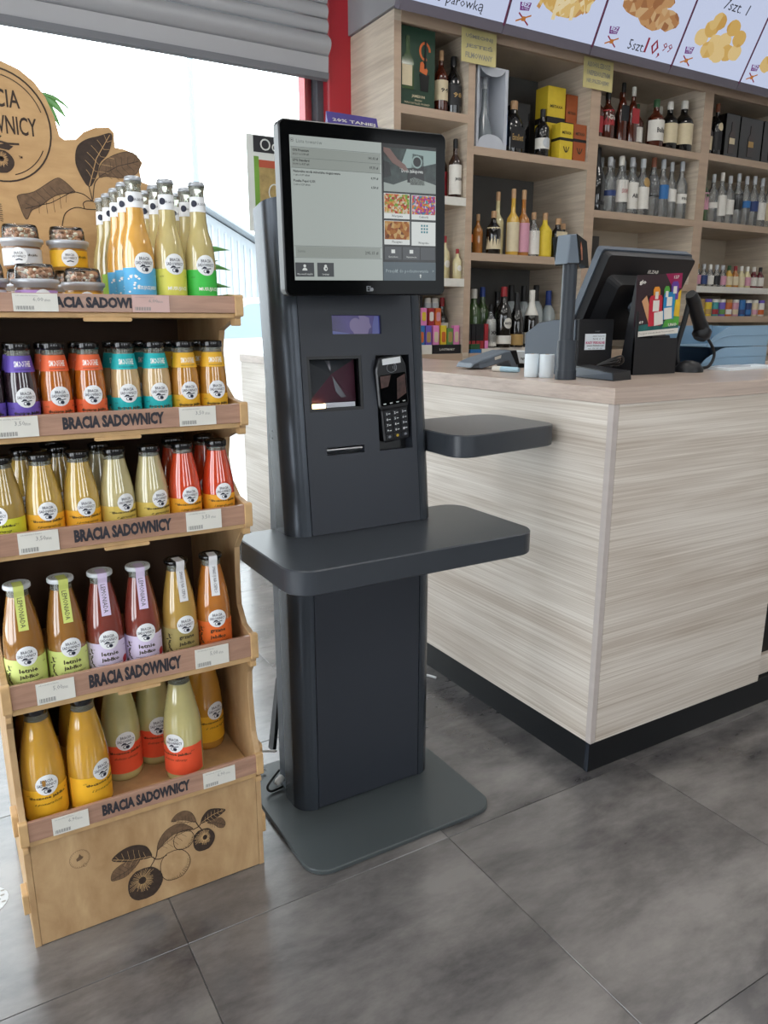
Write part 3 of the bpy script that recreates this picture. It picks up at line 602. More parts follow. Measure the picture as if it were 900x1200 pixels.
leaf(q, [(.326, .183), (.337, .196), (.355, .199), (.371, .187), (.378, .163), (.359, .174), (.341, .181)], fb, 2, 0, 0, (.378, .165), (.328, .184))
leaf(q, [(.388, .156), (.394, .172), (.411, .183), (.443, .171), (.434, .162), (.417, .156), (.398, .156)], fb, 0, 0, 1, (.389, .157), (.44, .171))
leaf(q, [(.402, .153), (.42, .157), (.434, .153), (.442, .138), (.438, .128), (.427, .131), (.416, .143)], fb, 2, 0, 0, (.403, .153), (.44, .133))
q.build('leaf_drawing', ['ink_brown', 'rack_edge', 'ink_mid'], bf)
for nm, c, rx, ry, dk, eye in (('apple_drawing', (.327, .0775), .032, .037, False, (0, 0)), ('apple_drawing', (.349, .1305), .022, .0235, False, (0, 0)), ('apple_drawing', (.2625, .0585), .0355, .0385, True, (-.006, .012)), ('apple_drawing', (.392, .1145), .0235, .0275, True, (.004, .006))):
    q = MB(); apple(q, c, rx, ry, lambda x, y: (x, 1.4310-(.0003 if dk else 0), y), dk, .0010, eye); q.build(nm, ['ink_brown', 'rack_edge'], bf)
q = MB()
for P in ([(.279, .117), (.286, .108), (.276, .092), (.268, .075)], [(.286, .108), (.297, .104), (.312, .108)], [(.293, .127), (.29, .113), (.286, .108)], [(.378, .163), (.382, .153), (.389, .141)], [(.388, .156), (.383, .15), (.37, .147)]): stroke(q, [p[:2] for p in spline([Vector((*p, 0)) for p in P], 4)], .0022, fb, 0)
q.build('twig_drawing', 'ink_brown', bf)
q = MB(); stroke(q, [(.1425+.019*cos(i*PI/14), .1665+.020*sin(i*PI/14)) for i in range(28)], .0007, fb, 0, True)
for i in range(26):
    a = i*2*PI/26; stroke(q, [(.1425+.0165*cos(a), .1665+.0175*sin(a)), (.1425+.0178*cos(a), .1665+.0188*sin(a))], .0012, fb, 0)
q.flat([(.136, .168), (.141, .172), (.143, .178), (.146, .172), (.150, .169), (.147, .165), (.142, .163), (.137, .162)], fb, 0); stroke(q, [(.151+.004*cos(i*PI/6), .1495+.004*sin(i*PI/6)) for i in range(12)], .0006, fb, 0, True)
q.build('stamp', 'ink_mid', bf)
# header board cut to the emblem and leaves
wood('header_wood', '#b08a5c', '#c8a271', (3, 6, 9), .6, 1.6)
hc = (.180, 1.585); HR = .1165
left = [(x, z) for x, z in arc(hc[0], hc[1], HR, 85, 200, 16)]
right = [(.199, 1.6995), (.23, 1.689), (.256, 1.670), (.274, 1.645), (.287, 1.612), (.294, 1.575), (.303, 1.569), (.325, 1.572), (.342, 1.588), (.365, 1.599), (.394, 1.603), (.403, 1.594), (.403, 1.565), (.424, 1.563), (.447, 1.555), (.459, 1.540), (.451, 1.525), (.454, 1.501), (.475, 1.495), (.499, 1.477), (.515, 1.44), (.515, 1.257), (.058, 1.257), (.058, 1.5)]
hd = MB().prism(right[::-1]+[p for p in left if p[0] < .198 and p[0] > .0][::1][::-1] if False else right+left[::-1], 1.8, 1.812, 'y', ch=.001).build('header_board', 'header_wood', rk)
fh = lambda x, y: (x, 1.7994, y)
q = MB()
stroke(q, [(hc[0]+.098*cos(i*PI/24), hc[1]-.002+.104*sin(i*PI/24)) for i in range(48)], .0032, fh, 0, True)
for a0, a1 in ((20, 80), (100, 160), (200, 260), (285, 335)): stroke(q, [(hc[0]+.088*cos(math.radians(a0+(a1-a0)*i/12)), hc[1]-.002+.093*sin(math.radians(a0+(a1-a0)*i/12))) for i in range(13)], .0018, fh, 0)
fit(q, 'BRACIA', .096, .033, lambda x, y: fh(x+hc[0]-.003, y+1.633), bold=.012, res=3); fit(q, 'SADOWNICY', .150, .034, lambda x, y: fh(x+hc[0]-.003, y+1.585), bold=.012, res=3); fit(q, 'TM', .007, .005, lambda x, y: fh(x+.216, y+1.527), bold=.02)
stroke(q, [(.135, 1.552), (.165, 1.556), (.195, 1.550), (.216, 1.551)], .004, fh, 0); q.flat([(.15, 1.56), (.168, 1.569), (.186, 1.563), (.178, 1.556)], fh, 0).flat([(.17, 1.545), (.19, 1.55), (.205, 1.546), (.196, 1.538), (.18, 1.54)], fh, 0)
q.build('emblem', 'ink_brown', hd)
q = MB(); apple(q, (.178, 1.516), .024, .022, fh, True, .0012, (.003, .006)); q.build('emblem_apple', ['ink_brown', 'header_wood'], hd)
q = MB()
leaf(q, [(.343, 1.482), (.324, 1.514), (.321, 1.537), (.328, 1.56), (.346, 1.574), (.371, 1.583), (.397, 1.591), (.394, 1.567), (.384, 1.547), (.369, 1.531), (.361, 1.508)], fh, 0, 0, 1, (.344, 1.484), (.394, 1.588), .0011)
leaf(q, [(.366, 1.503), (.368, 1.522), (.383, 1.54), (.415, 1.556), (.439, 1.558), (.452, 1.545), (.453, 1.535), (.444, 1.517), (.428, 1.51), (.411, 1.505), (.38, 1.506)], fh, 2, 0, 0, (.367, 1.505), (.45, 1.542), .0011)
leaf(q, [(.214, 1.409), (.203, 1.444), (.205, 1.455), (.235, 1.464), (.277, 1.492), (.292, 1.491), (.311, 1.474), (.312, 1.468), (.285, 1.463), (.266, 1.454), (.243, 1.436), (.226, 1.427)], fh, 2, 0, 0, (.311, 1.471), (.215, 1.43), .0011)
q.build('leaf_drawing', ['ink_brown', 'header_wood', 'ink_mid'], hd)
q = MB()
for P in ([(.312, 1.470), (.331, 1.466), (.347, 1.454)], [(.343, 1.482), (.346, 1.466), (.348, 1.453)], [(.366, 1.503), (.355, 1.489), (.349, 1.458)], [(.282, 1.40), (.291, 1.426), (.313, 1.439), (.335, 1.437), (.36, 1.438)], [(.33, 1.438), (.329, 1.449), (.340, 1.454), (.358, 1.451), (.36, 1.44)]): stroke(q, [p[:2] for p in spline([Vector((*p, 0)) for p in P], 5)], .0018, fh, 0)
for i in range(9): stroke(q, [(.165+i*.0001, 1.436-i*.004), (.171+.001*(i % 2), 1.435-i*.004)], .0014, fh, 0)
q.build('twig_drawing', 'ink_brown', hd)
# ---------------------------------------------------------------- bottles and jars on the rack
def juice(name, col): return mat(name, col, .06, coat=1, sss=.08, spec=.7, vary=.06, vscale=25)
mat('bottle_clear', '#b9bcae', .04, trans=.75, spec=.6); mat('cap_black', '#121214', .22, coat=.4, bump=.03); mat('cap_white', '#d5dadd', .3, bump=.02); mat('crown_grey', '#a9adb3', .3, .5, bump=.03); mat('emblem_white', '#eceef0', .5); mat('navy_ink', '#262a3c', .6); mat('label_dark_ink', '#3a3320', .6); mat('white_ink', '#f4f2ec', .5)
KIND = {
 'smoothie': dict(h=.156, r=.027, prof=[(.024, 0), (.0262, .003), (.0266, .01), (.0266, .078), (.0259, .092), (.0238, .107), (.0205, .122), (.0187, .134, 1), (.0182, .144)], cap=(.0206, .1435, .156), lab=(.002, .056), emb=(.064, .0172)),
 'juice': dict(h=.167, r=.032, prof=[(.028, 0), (.0312, .003), (.032, .01), (.032, .072), (.0305, .09), (.0265, .112), (.0215, .133), (.0190, .147, 1), (.0183, .156)], cap=(.0208, .1545, .167), lab=(.003, .060), emb=(.066, .0172)),
 'lemonade': dict(h=.22, r=.0355, prof=[(.032, 0), (.0348, .004), (.0355, .012), (.0355, .092), (.0343, .115), (.0305, .145), (.0245, .175), (.0195, .198, 1), (.0188, .212)], cap=(.0238, .2115, .22), lab=(.012, .082), emb=(.0885, .0192)),
 'litre': dict(h=.247, r=.041, prof=[(.036, 0), (.040, .004), (.041, .012), (.041, .108), (.0392, .130), (.0345, .160), (.0275, .195), (.0222, .220, 1), (.0205, .234)], cap=(.0228, .2325, .247), lab=(.020, .085), emb=(.095, .0215)),
 'longneck': dict(h=.234, r=.0283, prof=[(.0255, 0), (.0278, .003), (.0283, .01), (.0283, .092), (.0270, .108), (.0235, .128), (.0178, .147), (.0155, .165), (.0146, .183, 1), (.0132, .21, 1), (.0128, .218, 1), (.0142, .221, 1), (.0142, .227)], cap=(.0152, .2255, .234), lab=(.005, .078), emb=(.086, .0185)),
}
def radius_at(prof, z):
    for a, b_ in zip(prof, prof[1:]):
        if a[1] <= z <= b_[1]: t = (z-a[1])/max(1e-6, b_[1]-a[1]); return a[0]+(b_[0]-a[0])*t
    return prof[-1][0]
def band(mb, prof, z0, z1, a0, a1, off, m=0, seg=28, rows=1, thick=True):
    n = max(3, int(seg*abs(a1-a0)/360)); v = []; f = []
    for j in range(rows+1):
        z_ = z0+(z1-z0)*j/rows; r = radius_at(prof, z_)+off
        for i in range(n+1): a = math.radians(a0+(a1-a0)*i/n-90); v.append((r*cos(a), r*sin(a), z_))
    for j in range(rows):
        for i in range(n): f.append((j*(n+1)+i, j*(n+1)+i+1, (j+1)*(n+1)+i+1, (j+1)*(n+1)+i))
    mb.add(v, f, m, True); return mb
def wrap(prof, off): # flat x, z to the bottle's front
    def fn(x, z_):
        r = radius_at(prof, z_)+off; a = x/r-PI/2; return (r*cos(a), r*sin(a), z_)
    return fn
def disc(mb, r, z0, fn, m=0, x0=0):
    v = [fn(x0, z0)]; f = []
    for k, rr in enumerate((r*.5, r)):
        for i in range(20): v.append(fn(x0+rr*cos(i*PI/10), z0+rr*sin(i*PI/10)))
    for i in range(20):
        j = (i+1) % 20; f.append((0, 1+i, 1+j)); f.append((1+i, 21+i, 21+j, 1+j))
    return mb.add(v, f, m, True)
def make_bottle(kind, vname, jcol, lcol, words, cap='cap_black', sleeve=None, strip=None, ink='label_dark_ink', lab_a=(-100, 100), label_text='', cat='bottle', group=None, cherries=False):
    K_ = KIND[kind]; pr = K_['prof']
    root = thing(kind+'_bottle' if kind != 'litre' else 'juice_bottle', (0, 0, 0), label_text or 'bottle of juice', 'bottle', group)
    jm = 'juice_'+vname; juice(jm, jcol); lm = 'label_'+vname; mat(lm, lcol, .5, vary=.04, vscale=40)
    MB().lathe(pr, 24).build('glass_body', [jm, 'bottle_clear'], root)
    cr, c0, c1 = K_['cap']
    if kind == 'longneck':
        q = MB(); prof2 = [(.0135, c0), (.0152, c0), (.0150, c0+.003), (.0135, c1-.001), (.010, c1)]
        q.lathe(prof2, 20); q.v = [(x*(1+.05*(i % 2) if z_ < c0+.002 else 1), y*(1+.05*(i % 2) if z_ < c0+.002 else 1), z_) for i, (x, y, z_) in enumerate(q.v)]; q.build('crown_cap', 'crown_grey', root)
        nb = band(MB(), pr, .181, .207, -180, 180, .0006, 0, 24).text('BRACIA SADOWNICY', .006, lambda x, y: wrap(pr, .001)(x+.004, y+.194), 1, sx=.7); disc(nb, .006, .195, wrap(pr, .001), 1, -.012); nb.build('neck_label', ['emblem_white', 'navy_ink'], root)
    else:
        q = MB().lathe([(cr*.96, c0), (cr, c0+.001), (cr, c1-.002), (cr*.95, c1), (cr*.8, c1), (cr*.78, c1-.0008)], 24); cp = q.build('cap', cap, root)
        q = MB()
        if kind in ('lemonade', 'litre'):
            stroke(q, [(cr*.62*cos(i*PI/8), cr*.62*sin(i*PI/8)) for i in range(16)], .0009, lambda x, y: (x, y, c1-.0004), 0, True); q.text('BRACIA', .006, lambda x, y: (x, y, c1-.0004), 0)
            q.build('cap_print', 'tag_grey', cp)
    z0, z1 = K_['lab']; a0, a1 = lab_a
    lb = band(MB(), pr, z0, z1, a0, a1, .0005, 0)
    fn = wrap(pr, .0008); w1 = K_['r']*1.55
    if words:
        big, small = words
        if kind == 'lemonade' or kind == 'litre' or kind == 'juice':
            if kind == 'lemonade':
                a_, b_ = big.split(' '); fit(lb, a_, w1*.6, .0085, lambda x, y: fn(x, y+.0605), 1, bold=.03); fit(lb, b_, w1*.62, .010, lambda x, y: fn(x, y+.0475), 1, bold=.03); fit(lb, small, w1*.9, .003, lambda x, y: fn(x, y+.038), 1)
            else:
                fit(lb, big, w1*1.15, .0075 if kind == 'litre' else .006, lambda x, y: fn(x, y+(.068 if kind == 'litre' else .0475)), 1, bold=.03); fit(lb, small, w1*.85, .007 if kind == 'litre' else .0055, lambda x, y: fn(x, y+(.055 if kind == 'litre' else .038)), 1, shear=.4)
        elif kind == 'smoothie': fit(lb, big, w1*1.1, .0065, lambda x, y: fn(x, y+z1*.66), 1, bold=.03)
        else:
            fit(lb, big, w1*.9, .0085, lambda x, y: fn(x+.004, y+z1*.55), 2, bold=.03); fit(lb, small, w1*.8, .010, lambda x, y: fn(x+.004, y+z1*.32), 1 if ink != 'white_ink' else 2, shear=.5)
        fit(lb, '330 ml' if kind in ('longneck', 'lemonade') else '250 ml', .008, .003, lambda x, y: fn(x+w1*.62, y+z0+(z1-z0)*.82), 1); fit(lb, 'sok 100%', .008, .003, lambda x, y: fn(x-w1*.6, y+z0+(z1-z0)*.82), 1)
    mats_ = [lm, ink, 'white_ink']
    if kind == 'lemonade' and words:      # sprig of leaves printed at the label's side
        rnd = random.Random(3)
        for i in range(16):
            x, y = -w1*.72+rnd.uniform(-.007, .006), z0+.006+i*.0034; a = rnd.uniform(0, 6); lb.flat([(x+.0042*cos(a), y+.0042*sin(a)), (x+.0016*cos(a+1.6), y+.0016*sin(a+1.6)), (x-.0042*cos(a), y-.0042*sin(a)), (x+.0016*cos(a-1.6), y+.0016*sin(a-1.6))], fn, 1)
        if cherries:
            mats_ = mats_+[mat('cherry_red', '#a8222e', .4)]
            for cx_, cz_ in ((.028, .028), (.034, .040)): disc(lb, .008, cz_, wrap(pr, .001), 3, cx_)
    if kind == 'longneck' and vname == 'lapple':
        rnd = random.Random(5)
        for i in range(22): x, y = -.02+rnd.uniform(-.012, .008), z0+.006+rnd.uniform(0, .055); lb.flat([(x-.003, y), (x, y-.002), (x+.003, y), (x, y+.002)], fn, 2)
    lb.build('label', mats_, root)
    ez, er = K_['emb']
    fe = wrap(pr, .0011); ft = wrap(pr, .0015); q = MB(); disc(q, er, ez, fe)
    fit(q, 'BRACIA', er*1.05, er*.30, lambda x, y: ft(x, y+ez+er*.42), 1, bold=.01); fit(q, 'SADOWNICY', er*1.72, er*.30, lambda x, y: ft(x, y+ez+er*.02), 1, bold=.01)
    stroke(q, [(-er*.5, ez-er*.36), (-er*.2, ez-er*.28), (er*.1, ez-er*.36), (er*.5, ez-er*.30)], er*.09, ft, 1)
    q.flat([(er*(-.2+.0)+er*.22*cos(i*PI/3), ez-er*.24+er*.1*sin(i*PI/3)) for i in range(6)], ft, 1); q.flat([(er*.12+er*.2*cos(i*PI/4), ez-er*.62+er*.19*sin(i*PI/4)) for i in range(8)], ft, 1); stroke(q, [(-er*.14+er*.17*cos(i*PI/4), ez-er*.58+er*.17*sin(i*PI/4)) for i in range(8)], er*.06, ft, 1, True)
    q.build('emblem', ['emblem_white', 'navy_ink'], root)
    if sleeve:
        sm_ = 'label_'+vname; q = band(MB(), pr, .107, .1345, -180, 180, .0006, 0, 26); fs = wrap(pr, .001); fit(q, 'SMOOTHIE', .028, .0105, lambda x, y: fs(x+.001, y+.1205), 1, bold=.03)
        for i in range(9): q.flat([(-.013+i*.0031, .1105), (-.0112+i*.0031, .1105), (-.0112+i*.0031, .1118), (-.013+i*.0031, .1118)], fs, 2)
        q.build('neck_sleeve', [sm_, 'white_ink', 'navy_ink'], root)
    if strip:
        scol, txt, tcol = strip; mat('strip_'+vname, scol, .5); q = MB(); hw = .0086; fs = lambda x, z_, o: (x, -(radius_at(pr, min(z_, .211))+.0012+o), z_)
        c1_ = c1+.0006
        v = [(-hw, .006, c1_), (hw, .006, c1_), (-hw, -cr-.0008, c1_), (hw, -cr-.0008, c1_)]; zs = [c0-.004]+[.20-.0125*i for i in range(6)]
        v += [(-hw, -cr-.0008, c0), (hw, -cr-.0008, c0)]
        for z_ in zs[1:]: v += [fs(-hw, z_, 0), fs(hw, z_, 0)]
        n = len(v)//2; q.add(v, [(2*i, 2*i+1, 2*i+3, 2*i+2) for i in range(n-1)], 0)
        tv, tf = text2d(txt, 1, bold=.0); x0, x1 = min(p[0] for p in tv), max(p[0] for p in tv); y0, y1 = min(p[1] for p in tv), max(p[1] for p in tv)
        q.add([fs(((y-y0)/(y1-y0)-.5)*.0085, .1975-(x-x0)/(x1-x0)*.054, .0005) for x, y in tv], tf, 1); q.build('paper_strip', ['strip_'+vname, tcol], root)
    return root
PROTO = {}
def put(key, x, y, z, rot, label, group):
    p, used = PROTO[key]
    if not used: PROTO[key] = (p, True); at0(p, (x, y, z), rot); o = p
    else: o = dup(p, (x, y, z), rot)
    o['label'] = label; o['group'] = group; return o
def proto(key, *a, **kw): PROTO[key] = (make_bottle(*a, **kw), False)
proto('s_purple', 'smoothie', 'spurple', '#33232c', '#6b55b4', ('tłoczone jabłko', ''), sleeve=True)
proto('s_orange', 'smoothie', 'sorange', '#b26218', '#e9683a', ('tłoczone jabłko', ''), sleeve=True)
proto('s_teal', 'smoothie', 'steal', '#c6a878', '#18b0b4', ('tłoczone jabłko', ''), sleeve=True)
proto('s_yellow', 'smoothie', 'syellow', '#b47c2a', '#e6b02c', ('tłoczone jabłko', ''), sleeve=True)
G2 = 'smoothie bottles on the second shelf'; z2 = 1.0135
rr = lambda s=.12: random.uniform(-s, s)
for key, x, col, d in (('s_purple', .0845, 'purple', 'cut off by the picture edge'), ('s_purple', .1392, 'purple', 'beside the orange ones'), ('s_orange', .195, 'orange', 'next to the purple one'), ('s_orange', .253, 'orange', 'next to the teal ones'), ('s_teal', .315, 'teal', 'next to the orange ones'), ('s_teal', .372, 'teal', 'next to the yellow ones'), ('s_yellow', .4268, 'yellow', 'next to the teal ones'), ('s_yellow', .4825, 'yellow', 'at the right end')):
    put(key, x, 1.474, z2, rr()+.08, f'{col}-sleeved smoothie bottle in the front row, {d}', G2)
    put(key, max(.0845, x-.003 if x > .15 else x), 1.536, z2, rr(.3), f'{col}-sleeved smoothie bottle behind the front {col} one {d}', G2)
proto('j_lime', 'juice', 'jlime', '#a88c48', '#d2d23a', ('tłoczone jabłko', 'z pigwą')); proto('j_orange', 'juice', 'jorange', '#c2a04c', '#eeae2e', ('tłoczone jabłko', 'z pomarańczą')); proto('j_pale', 'juice', 'jpale', '#bfb383', '#d3b95a', ('tłoczone jabłko', 'z gruszką')); proto('j_red', 'juice', 'jred', '#cf4320', '#efa72c', ('tłoczone jabłko', 'i marchewka'))
G3 = 'small juice bottles on the third shelf'; z3 = .8085
for key, x, y, rot, lb in (('j_lime', .0902, 1.478, -.5, 'small lime-labelled juice bottle half outside the left picture edge'), ('j_orange', .155, 1.478, .05, 'small golden juice bottle with orange label, left of the front pair'), ('j_orange', .2195, 1.478, .1, 'small golden juice bottle with orange label, right of the front pair'), ('j_pale', .284, 1.478, .3, 'small pale juice bottle beside the golden ones'), ('j_pale', .3485, 1.478, .3, 'small pale juice bottle standing alone before the red ones'),
        ('j_red', .4135, 1.478, .1, 'small red carrot juice bottle in front, left of two'), ('j_red', .4825, 1.478, .05, 'small red carrot juice bottle in front, right of two'),
        ('j_orange', .133, 1.556, 0, 'small dark golden bottle behind the left golden one'), ('j_orange', .199, 1.560, 0, 'small dark golden bottle behind the right golden one'), ('j_orange', .195, 1.64, 0, 'third small golden bottle deep in the shadow of the row'), ('j_pale', .272, 1.556, 0, 'small pale bottle behind the front pale one'), ('j_red', .4155, 1.556, -.2, 'small red juice bottle behind the left red one'), ('j_red', .4825, 1.556, -.2, 'small red juice bottle behind the right red one')):
    put(key, x, y, z3, rot, lb, G3)
proto('l_lime', 'lemonade', 'llime', '#98692f', '#d3df86', ('letnie jabłko', 'CYTRYNA I ROZMARYN'), cap='cap_white', strip=('#d6e07a', 'LEMONIADA', 'ink'))
proto('l_cherry', 'lemonade', 'lcherry', '#80392f', '#d8cce6', ('letnie jabłko', 'WIŚNIA I LIMONKA'), cap='cap_white', strip=('#dccdea', 'LEMONIADA', 'ink'), cherries=True)
proto('l_olive', 'lemonade', 'lolive', '#b8954c', '#a3945c', ('grzane jabłko', 'Z PRZYPRAWAMI'), strip=('#e6e6e8', 'SMAKUJ NA CIEPŁO', 'ink'))
proto('l_orange', 'lemonade', 'lorange', '#b9722a', '#e56c2a', ('grzane jabłko', 'Z POMARAŃCZĄ'), strip=('#e6e6e8', 'SMAKUJ NA CIEPŁO', 'ink'))
G4 = 'swing-strip bottles on the fourth shelf'; z4 = .5195
for key, x, lb in (('l_lime', .0935, 'white-capped lemonade bottle with lime strip at the left end'), ('l_lime', .168, 'white-capped lemonade bottle with lime strip next to the cherry ones'), ('l_cherry', .239, 'dark red cherry lemonade bottle next to the lime ones'), ('l_cherry', .311, 'dark red cherry lemonade bottle next to the olive-labelled one'), ('l_olive', .387, 'black-capped apple bottle with olive label and white strip'), ('l_orange', .459, 'black-capped apple bottle with orange label and white strip')):
    put(key, x, 1.482, z4, rr(.1)+.0, lb, G4)
proto('b_gold', 'litre', 'bgold', '#cc9a34', '#f0b52c', ('tłoczone jabłko', 'z pomarańczą')); proto('b_pale', 'litre', 'bpale', '#c2b87e', '#ee5a38', ('tłoczone jabłko', 'dobrze ubrany'), lab_a=(-110, 92)); proto('b_amber', 'litre', 'bamber', '#c08830', '#e8ae2a', ('tłoczone jabłko', 'i mango'))
G5 = 'large juice bottles on the lowest shelf'; z5 = .2435
for key, x, y, rot, lb in (('b_gold', .0995, 1.487, .05, 'large golden juice bottle with torn yellow label in the left corner'), ('b_gold', .1835, 1.484, .55, 'large golden juice bottle with white-edged yellow label turned right'), ('b_pale', .266, 1.572, .05, 'large pale juice bottle with red label standing back from the edge'), ('b_pale', .345, 1.60, .0, 'large pale juice bottle half hidden behind the front pale one'), ('b_pale', .381, 1.500, -.75, 'large pale juice bottle in front with label turned left'), ('b_amber', .462, 1.60, .35, 'large amber juice bottle with yellow label by the right side'),
        ('b_gold', .1, 1.60, 0, 'large shadowed juice bottle behind the left corner bottle'), ('b_gold', .187, 1.615, 0, 'large shadowed juice bottle behind the turned golden one'), ('b_amber', .262, 1.70, .4, 'large juice bottle at the back behind the red-labelled pale one'), ('b_amber', .35, 1.72, .0, 'large dark bottle deep behind the two pale ones')):
    put(key, x, y, z5, rot, lb, G5)
mat('torn_paper', '#a97c3a', .8)
for o in [c for c in bpy.data.objects if c.get('label', '').startswith('large golden juice bottle with torn')]:
    q = MB().flat([(-.0085, .094), (-.003, .094), (-.002, .103), (-.004, .107), (-.009, .106)], wrap(KIND['litre']['prof'], .0019)); t_ = q.build('torn_patch', 'torn_paper', o)
proto('t_blue', 'longneck', 'lapple', '#d6a14e', '#58aede', ('MUSUJĄCE JABŁKO', 'jabłko'), ink='white_ink'); proto('t_yellow', 'longneck', 'lcitrus', '#c6b57a', '#dcd75c', ('MUSUJĄCE', 'i cytryna')); proto('t_green', 'longneck', 'lmint', '#c2b278', '#3fc04a', ('MUSUJĄCE', 'i mięta')); proto('t_lime', 'longneck', 'lpale', '#b4a46c', '#9cce3a', ('MUSUJĄCE', 'i melisa'))
G1 = 'sparkling juice bottles on top of the rack'; z1 = 1.2205
for key, x, col in (('t_blue', .356, 'blue'), ('t_yellow', .413, 'yellow'), ('t_green', .471, 'green')):
    for k, (y, d) in enumerate(((1.475, 'front'), (1.546, 'second'), (1.618, 'third'), (1.69, 'last'))):
        if k == 3: continue
        put(key, x+.001*k, y, z1, rr(.06)+.1, f'crown-capped sparkling juice bottle with {col} label, {d} of its file', G1)
put('t_lime', .358, 1.69, z1, .5, 'crown-capped sparkling juice bottle with lime label, behind the blue-labelled file', G1); put('t_lime', .358, 1.756, z1, .2, 'crown-capped sparkling juice bottle with lime label behind the other lime one', G1)
# dessert jars with granola domes
mat('jar_clear', '#c4c0b8', .08, trans=.6); mat('jar_lid', '#b9bcc2', .3, .3); mat('granola', '#c49c80', .8, vary=.45, vscale=90, bump=.6, bscale=150); mat('jar_cream', '#7d5a3c', .3, coat=.4, vary=.1); mat('jar_honey', '#a87a34', .3, coat=.4)
def make_jar(fill, lcol, nm):
    root = thing('dessert_jar', (0, 0, 0), 'jar', 'jar', 'granola dessert jars on top of the rack')
    MB().lathe([(.029, 0), (.0315, .003), (.0328, .01), (.033, .034), (.0315, .042)], 28).build('glass_body', fill, root)
    MB().lathe([(.0318, .040), (.0345, .0412), (.035, .046), (.0382, .0465), (.0388, .053), (.037, .0545), (.031, .055)], 28).build('lid_rim', 'jar_lid', root)
    MB().lathe([(.0322, .0545), (.0312, .072), (.029, .079), (.024, .0795)], 28).build('lid_dome', 'jar_clear_dome', root)
    rnd = random.Random(hash(nm) % 99); g = MB()
    for i in range(70):
        a, r_ = rnd.uniform(0, 2*PI), .0265*math.sqrt(rnd.random()); s_ = rnd.uniform(.003, .0052); g.sphere((r_*cos(a), r_*sin(a), .0575+rnd.uniform(0, .014)), s_, 5, rnd.choice((0, 0, 1)), (1, .8, .7))
    tag(g.build('granola', ['granola', 'granola_pale'], root), kind='stuff')
    pj_ = [(.0328, .0), (.0328, .05)]; mat('label_'+nm, lcol, .5); lb = band(MB(), pj_, .006, .036, -120, 120, .0012); f_ = wrap(pj_, .0018)
    fit(lb, 'świeże jabłko', .028, .006, lambda x, y: f_(x+.022, y+.024), 1, bold=.02); lb.build('label', ['label_'+nm, 'label_dark_ink'], root)
    q = MB(); disc(q, .0155, .022, wrap(pj_, .002)); fit(q, 'BRACIA', .016, .0045, lambda x, y: wrap(pj_, .0025)(x, y+.0275), 1); fit(q, 'SADOWNICY', .025, .0045, lambda x, y: wrap(pj_, .0025)(x, y+.0215), 1); stroke(q, [(-.006, .015), (0, .0165), (.006, .015)], .002, wrap(pj_, .0025), 1); q.build('emblem', ['emblem_white', 'navy_ink'], root)
    return root
glass_mat('jar_clear_dome', (.99, .99, .99, 1), 1.45, .05); mat('granola_pale', '#f0e4d2', .8, vary=.3, vscale=80)
JP = {k: [make_jar(*a), False] for k, a in dict(y=('jar_honey', '#e8b428', 'jyel'), p=('jar_cream', '#b58fd0', 'jpur'), w=('jar_cream', '#c9ccd2', 'jwhi')).items()}
for k, x, y, z_, rot, lb in (('p', .180, 1.480, 0, .2, 'granola-topped jar with lilac label at the shelf front'), ('y', .270, 1.552, 0, .0, 'granola-topped jar with yellow label beside the sparkling bottles'), ('w', .101, 1.492, 0, 0, 'granola-topped jar at the left end, partly outside the picture'), ('y', .264, 1.640, 0, 0, 'granola-topped jar underneath the upper yellow one'), ('w', .182, 1.640, 0, 0, 'granola-topped jar underneath the upper pale one'),
                       ('y', .264, 1.640, .08, -.1, 'upper granola-topped jar with yellow label'), ('w', .182, 1.640, .08, -.3, 'upper granola-topped jar with pale grey label')):
    p, u_ = JP[k]; o = dup(p) if u_ else p; JP[k][1] = True; at0(o, (x, y, 1.2205+z_), rot); o['label'] = lb
# ---------------------------------------------------------------- back shelving with bottles, menu screens above
def glass_edge(name, tint, edge, ior=1.5):
    m = bpy.data.materials.new(name); m.use_nodes = True; nt = m.node_tree; nt.nodes.remove(nt.nodes['Principled BSDF'])
    lw = nt.nodes.new('ShaderNodeLayerWeight'); lw.inputs[0].default_value = .35
    mc = nt.nodes.new('ShaderNodeMix'); mc.data_type = 'RGBA'; mc.inputs[6].default_value = lin(tint); mc.inputs[7].default_value = lin(edge); nt.links.new(lw.outputs['Facing'], mc.inputs[0])
    t0 = nt.nodes.new('ShaderNodeBsdfTransparent'); nt.links.new(mc.outputs[2], t0.inputs[0]); df = nt.nodes.new('ShaderNodeBsdfDiffuse'); df.inputs[0].default_value = (.85, .88, .9, 1)
    t = nt.nodes.new('ShaderNodeMixShader'); t.inputs[0].default_value = .14; nt.links.new(t0.outputs[0], t.inputs[1]); nt.links.new(df.outputs[0], t.inputs[2])
    gl = nt.nodes.new('ShaderNodeBsdfGlossy'); gl.inputs['Roughness'].default_value = .05
    fr = nt.nodes.new('ShaderNodeFresnel'); fr.inputs[0].default_value = ior
    mx = nt.nodes.new('ShaderNodeMixShader'); nt.links.new(fr.outputs[0], mx.inputs[0]); nt.links.new(t.outputs[0], mx.inputs[1]); nt.links.new(gl.outputs[0], mx.inputs[2]); nt.links.new(mx.outputs[0], nt.nodes['Material Output'].inputs[0])
    MATS[name] = m
glass_edge('g_clear', '#fafcfc', '#dde2e3', 1.6); mat('g_yellow', '#c9a040', .08, coat=.8, sss=.1); mat('g_amber', '#a4692c', .08, coat=.8, sss=.1); mat('g_pale', '#cfc498', .08, coat=.8, sss=.1)
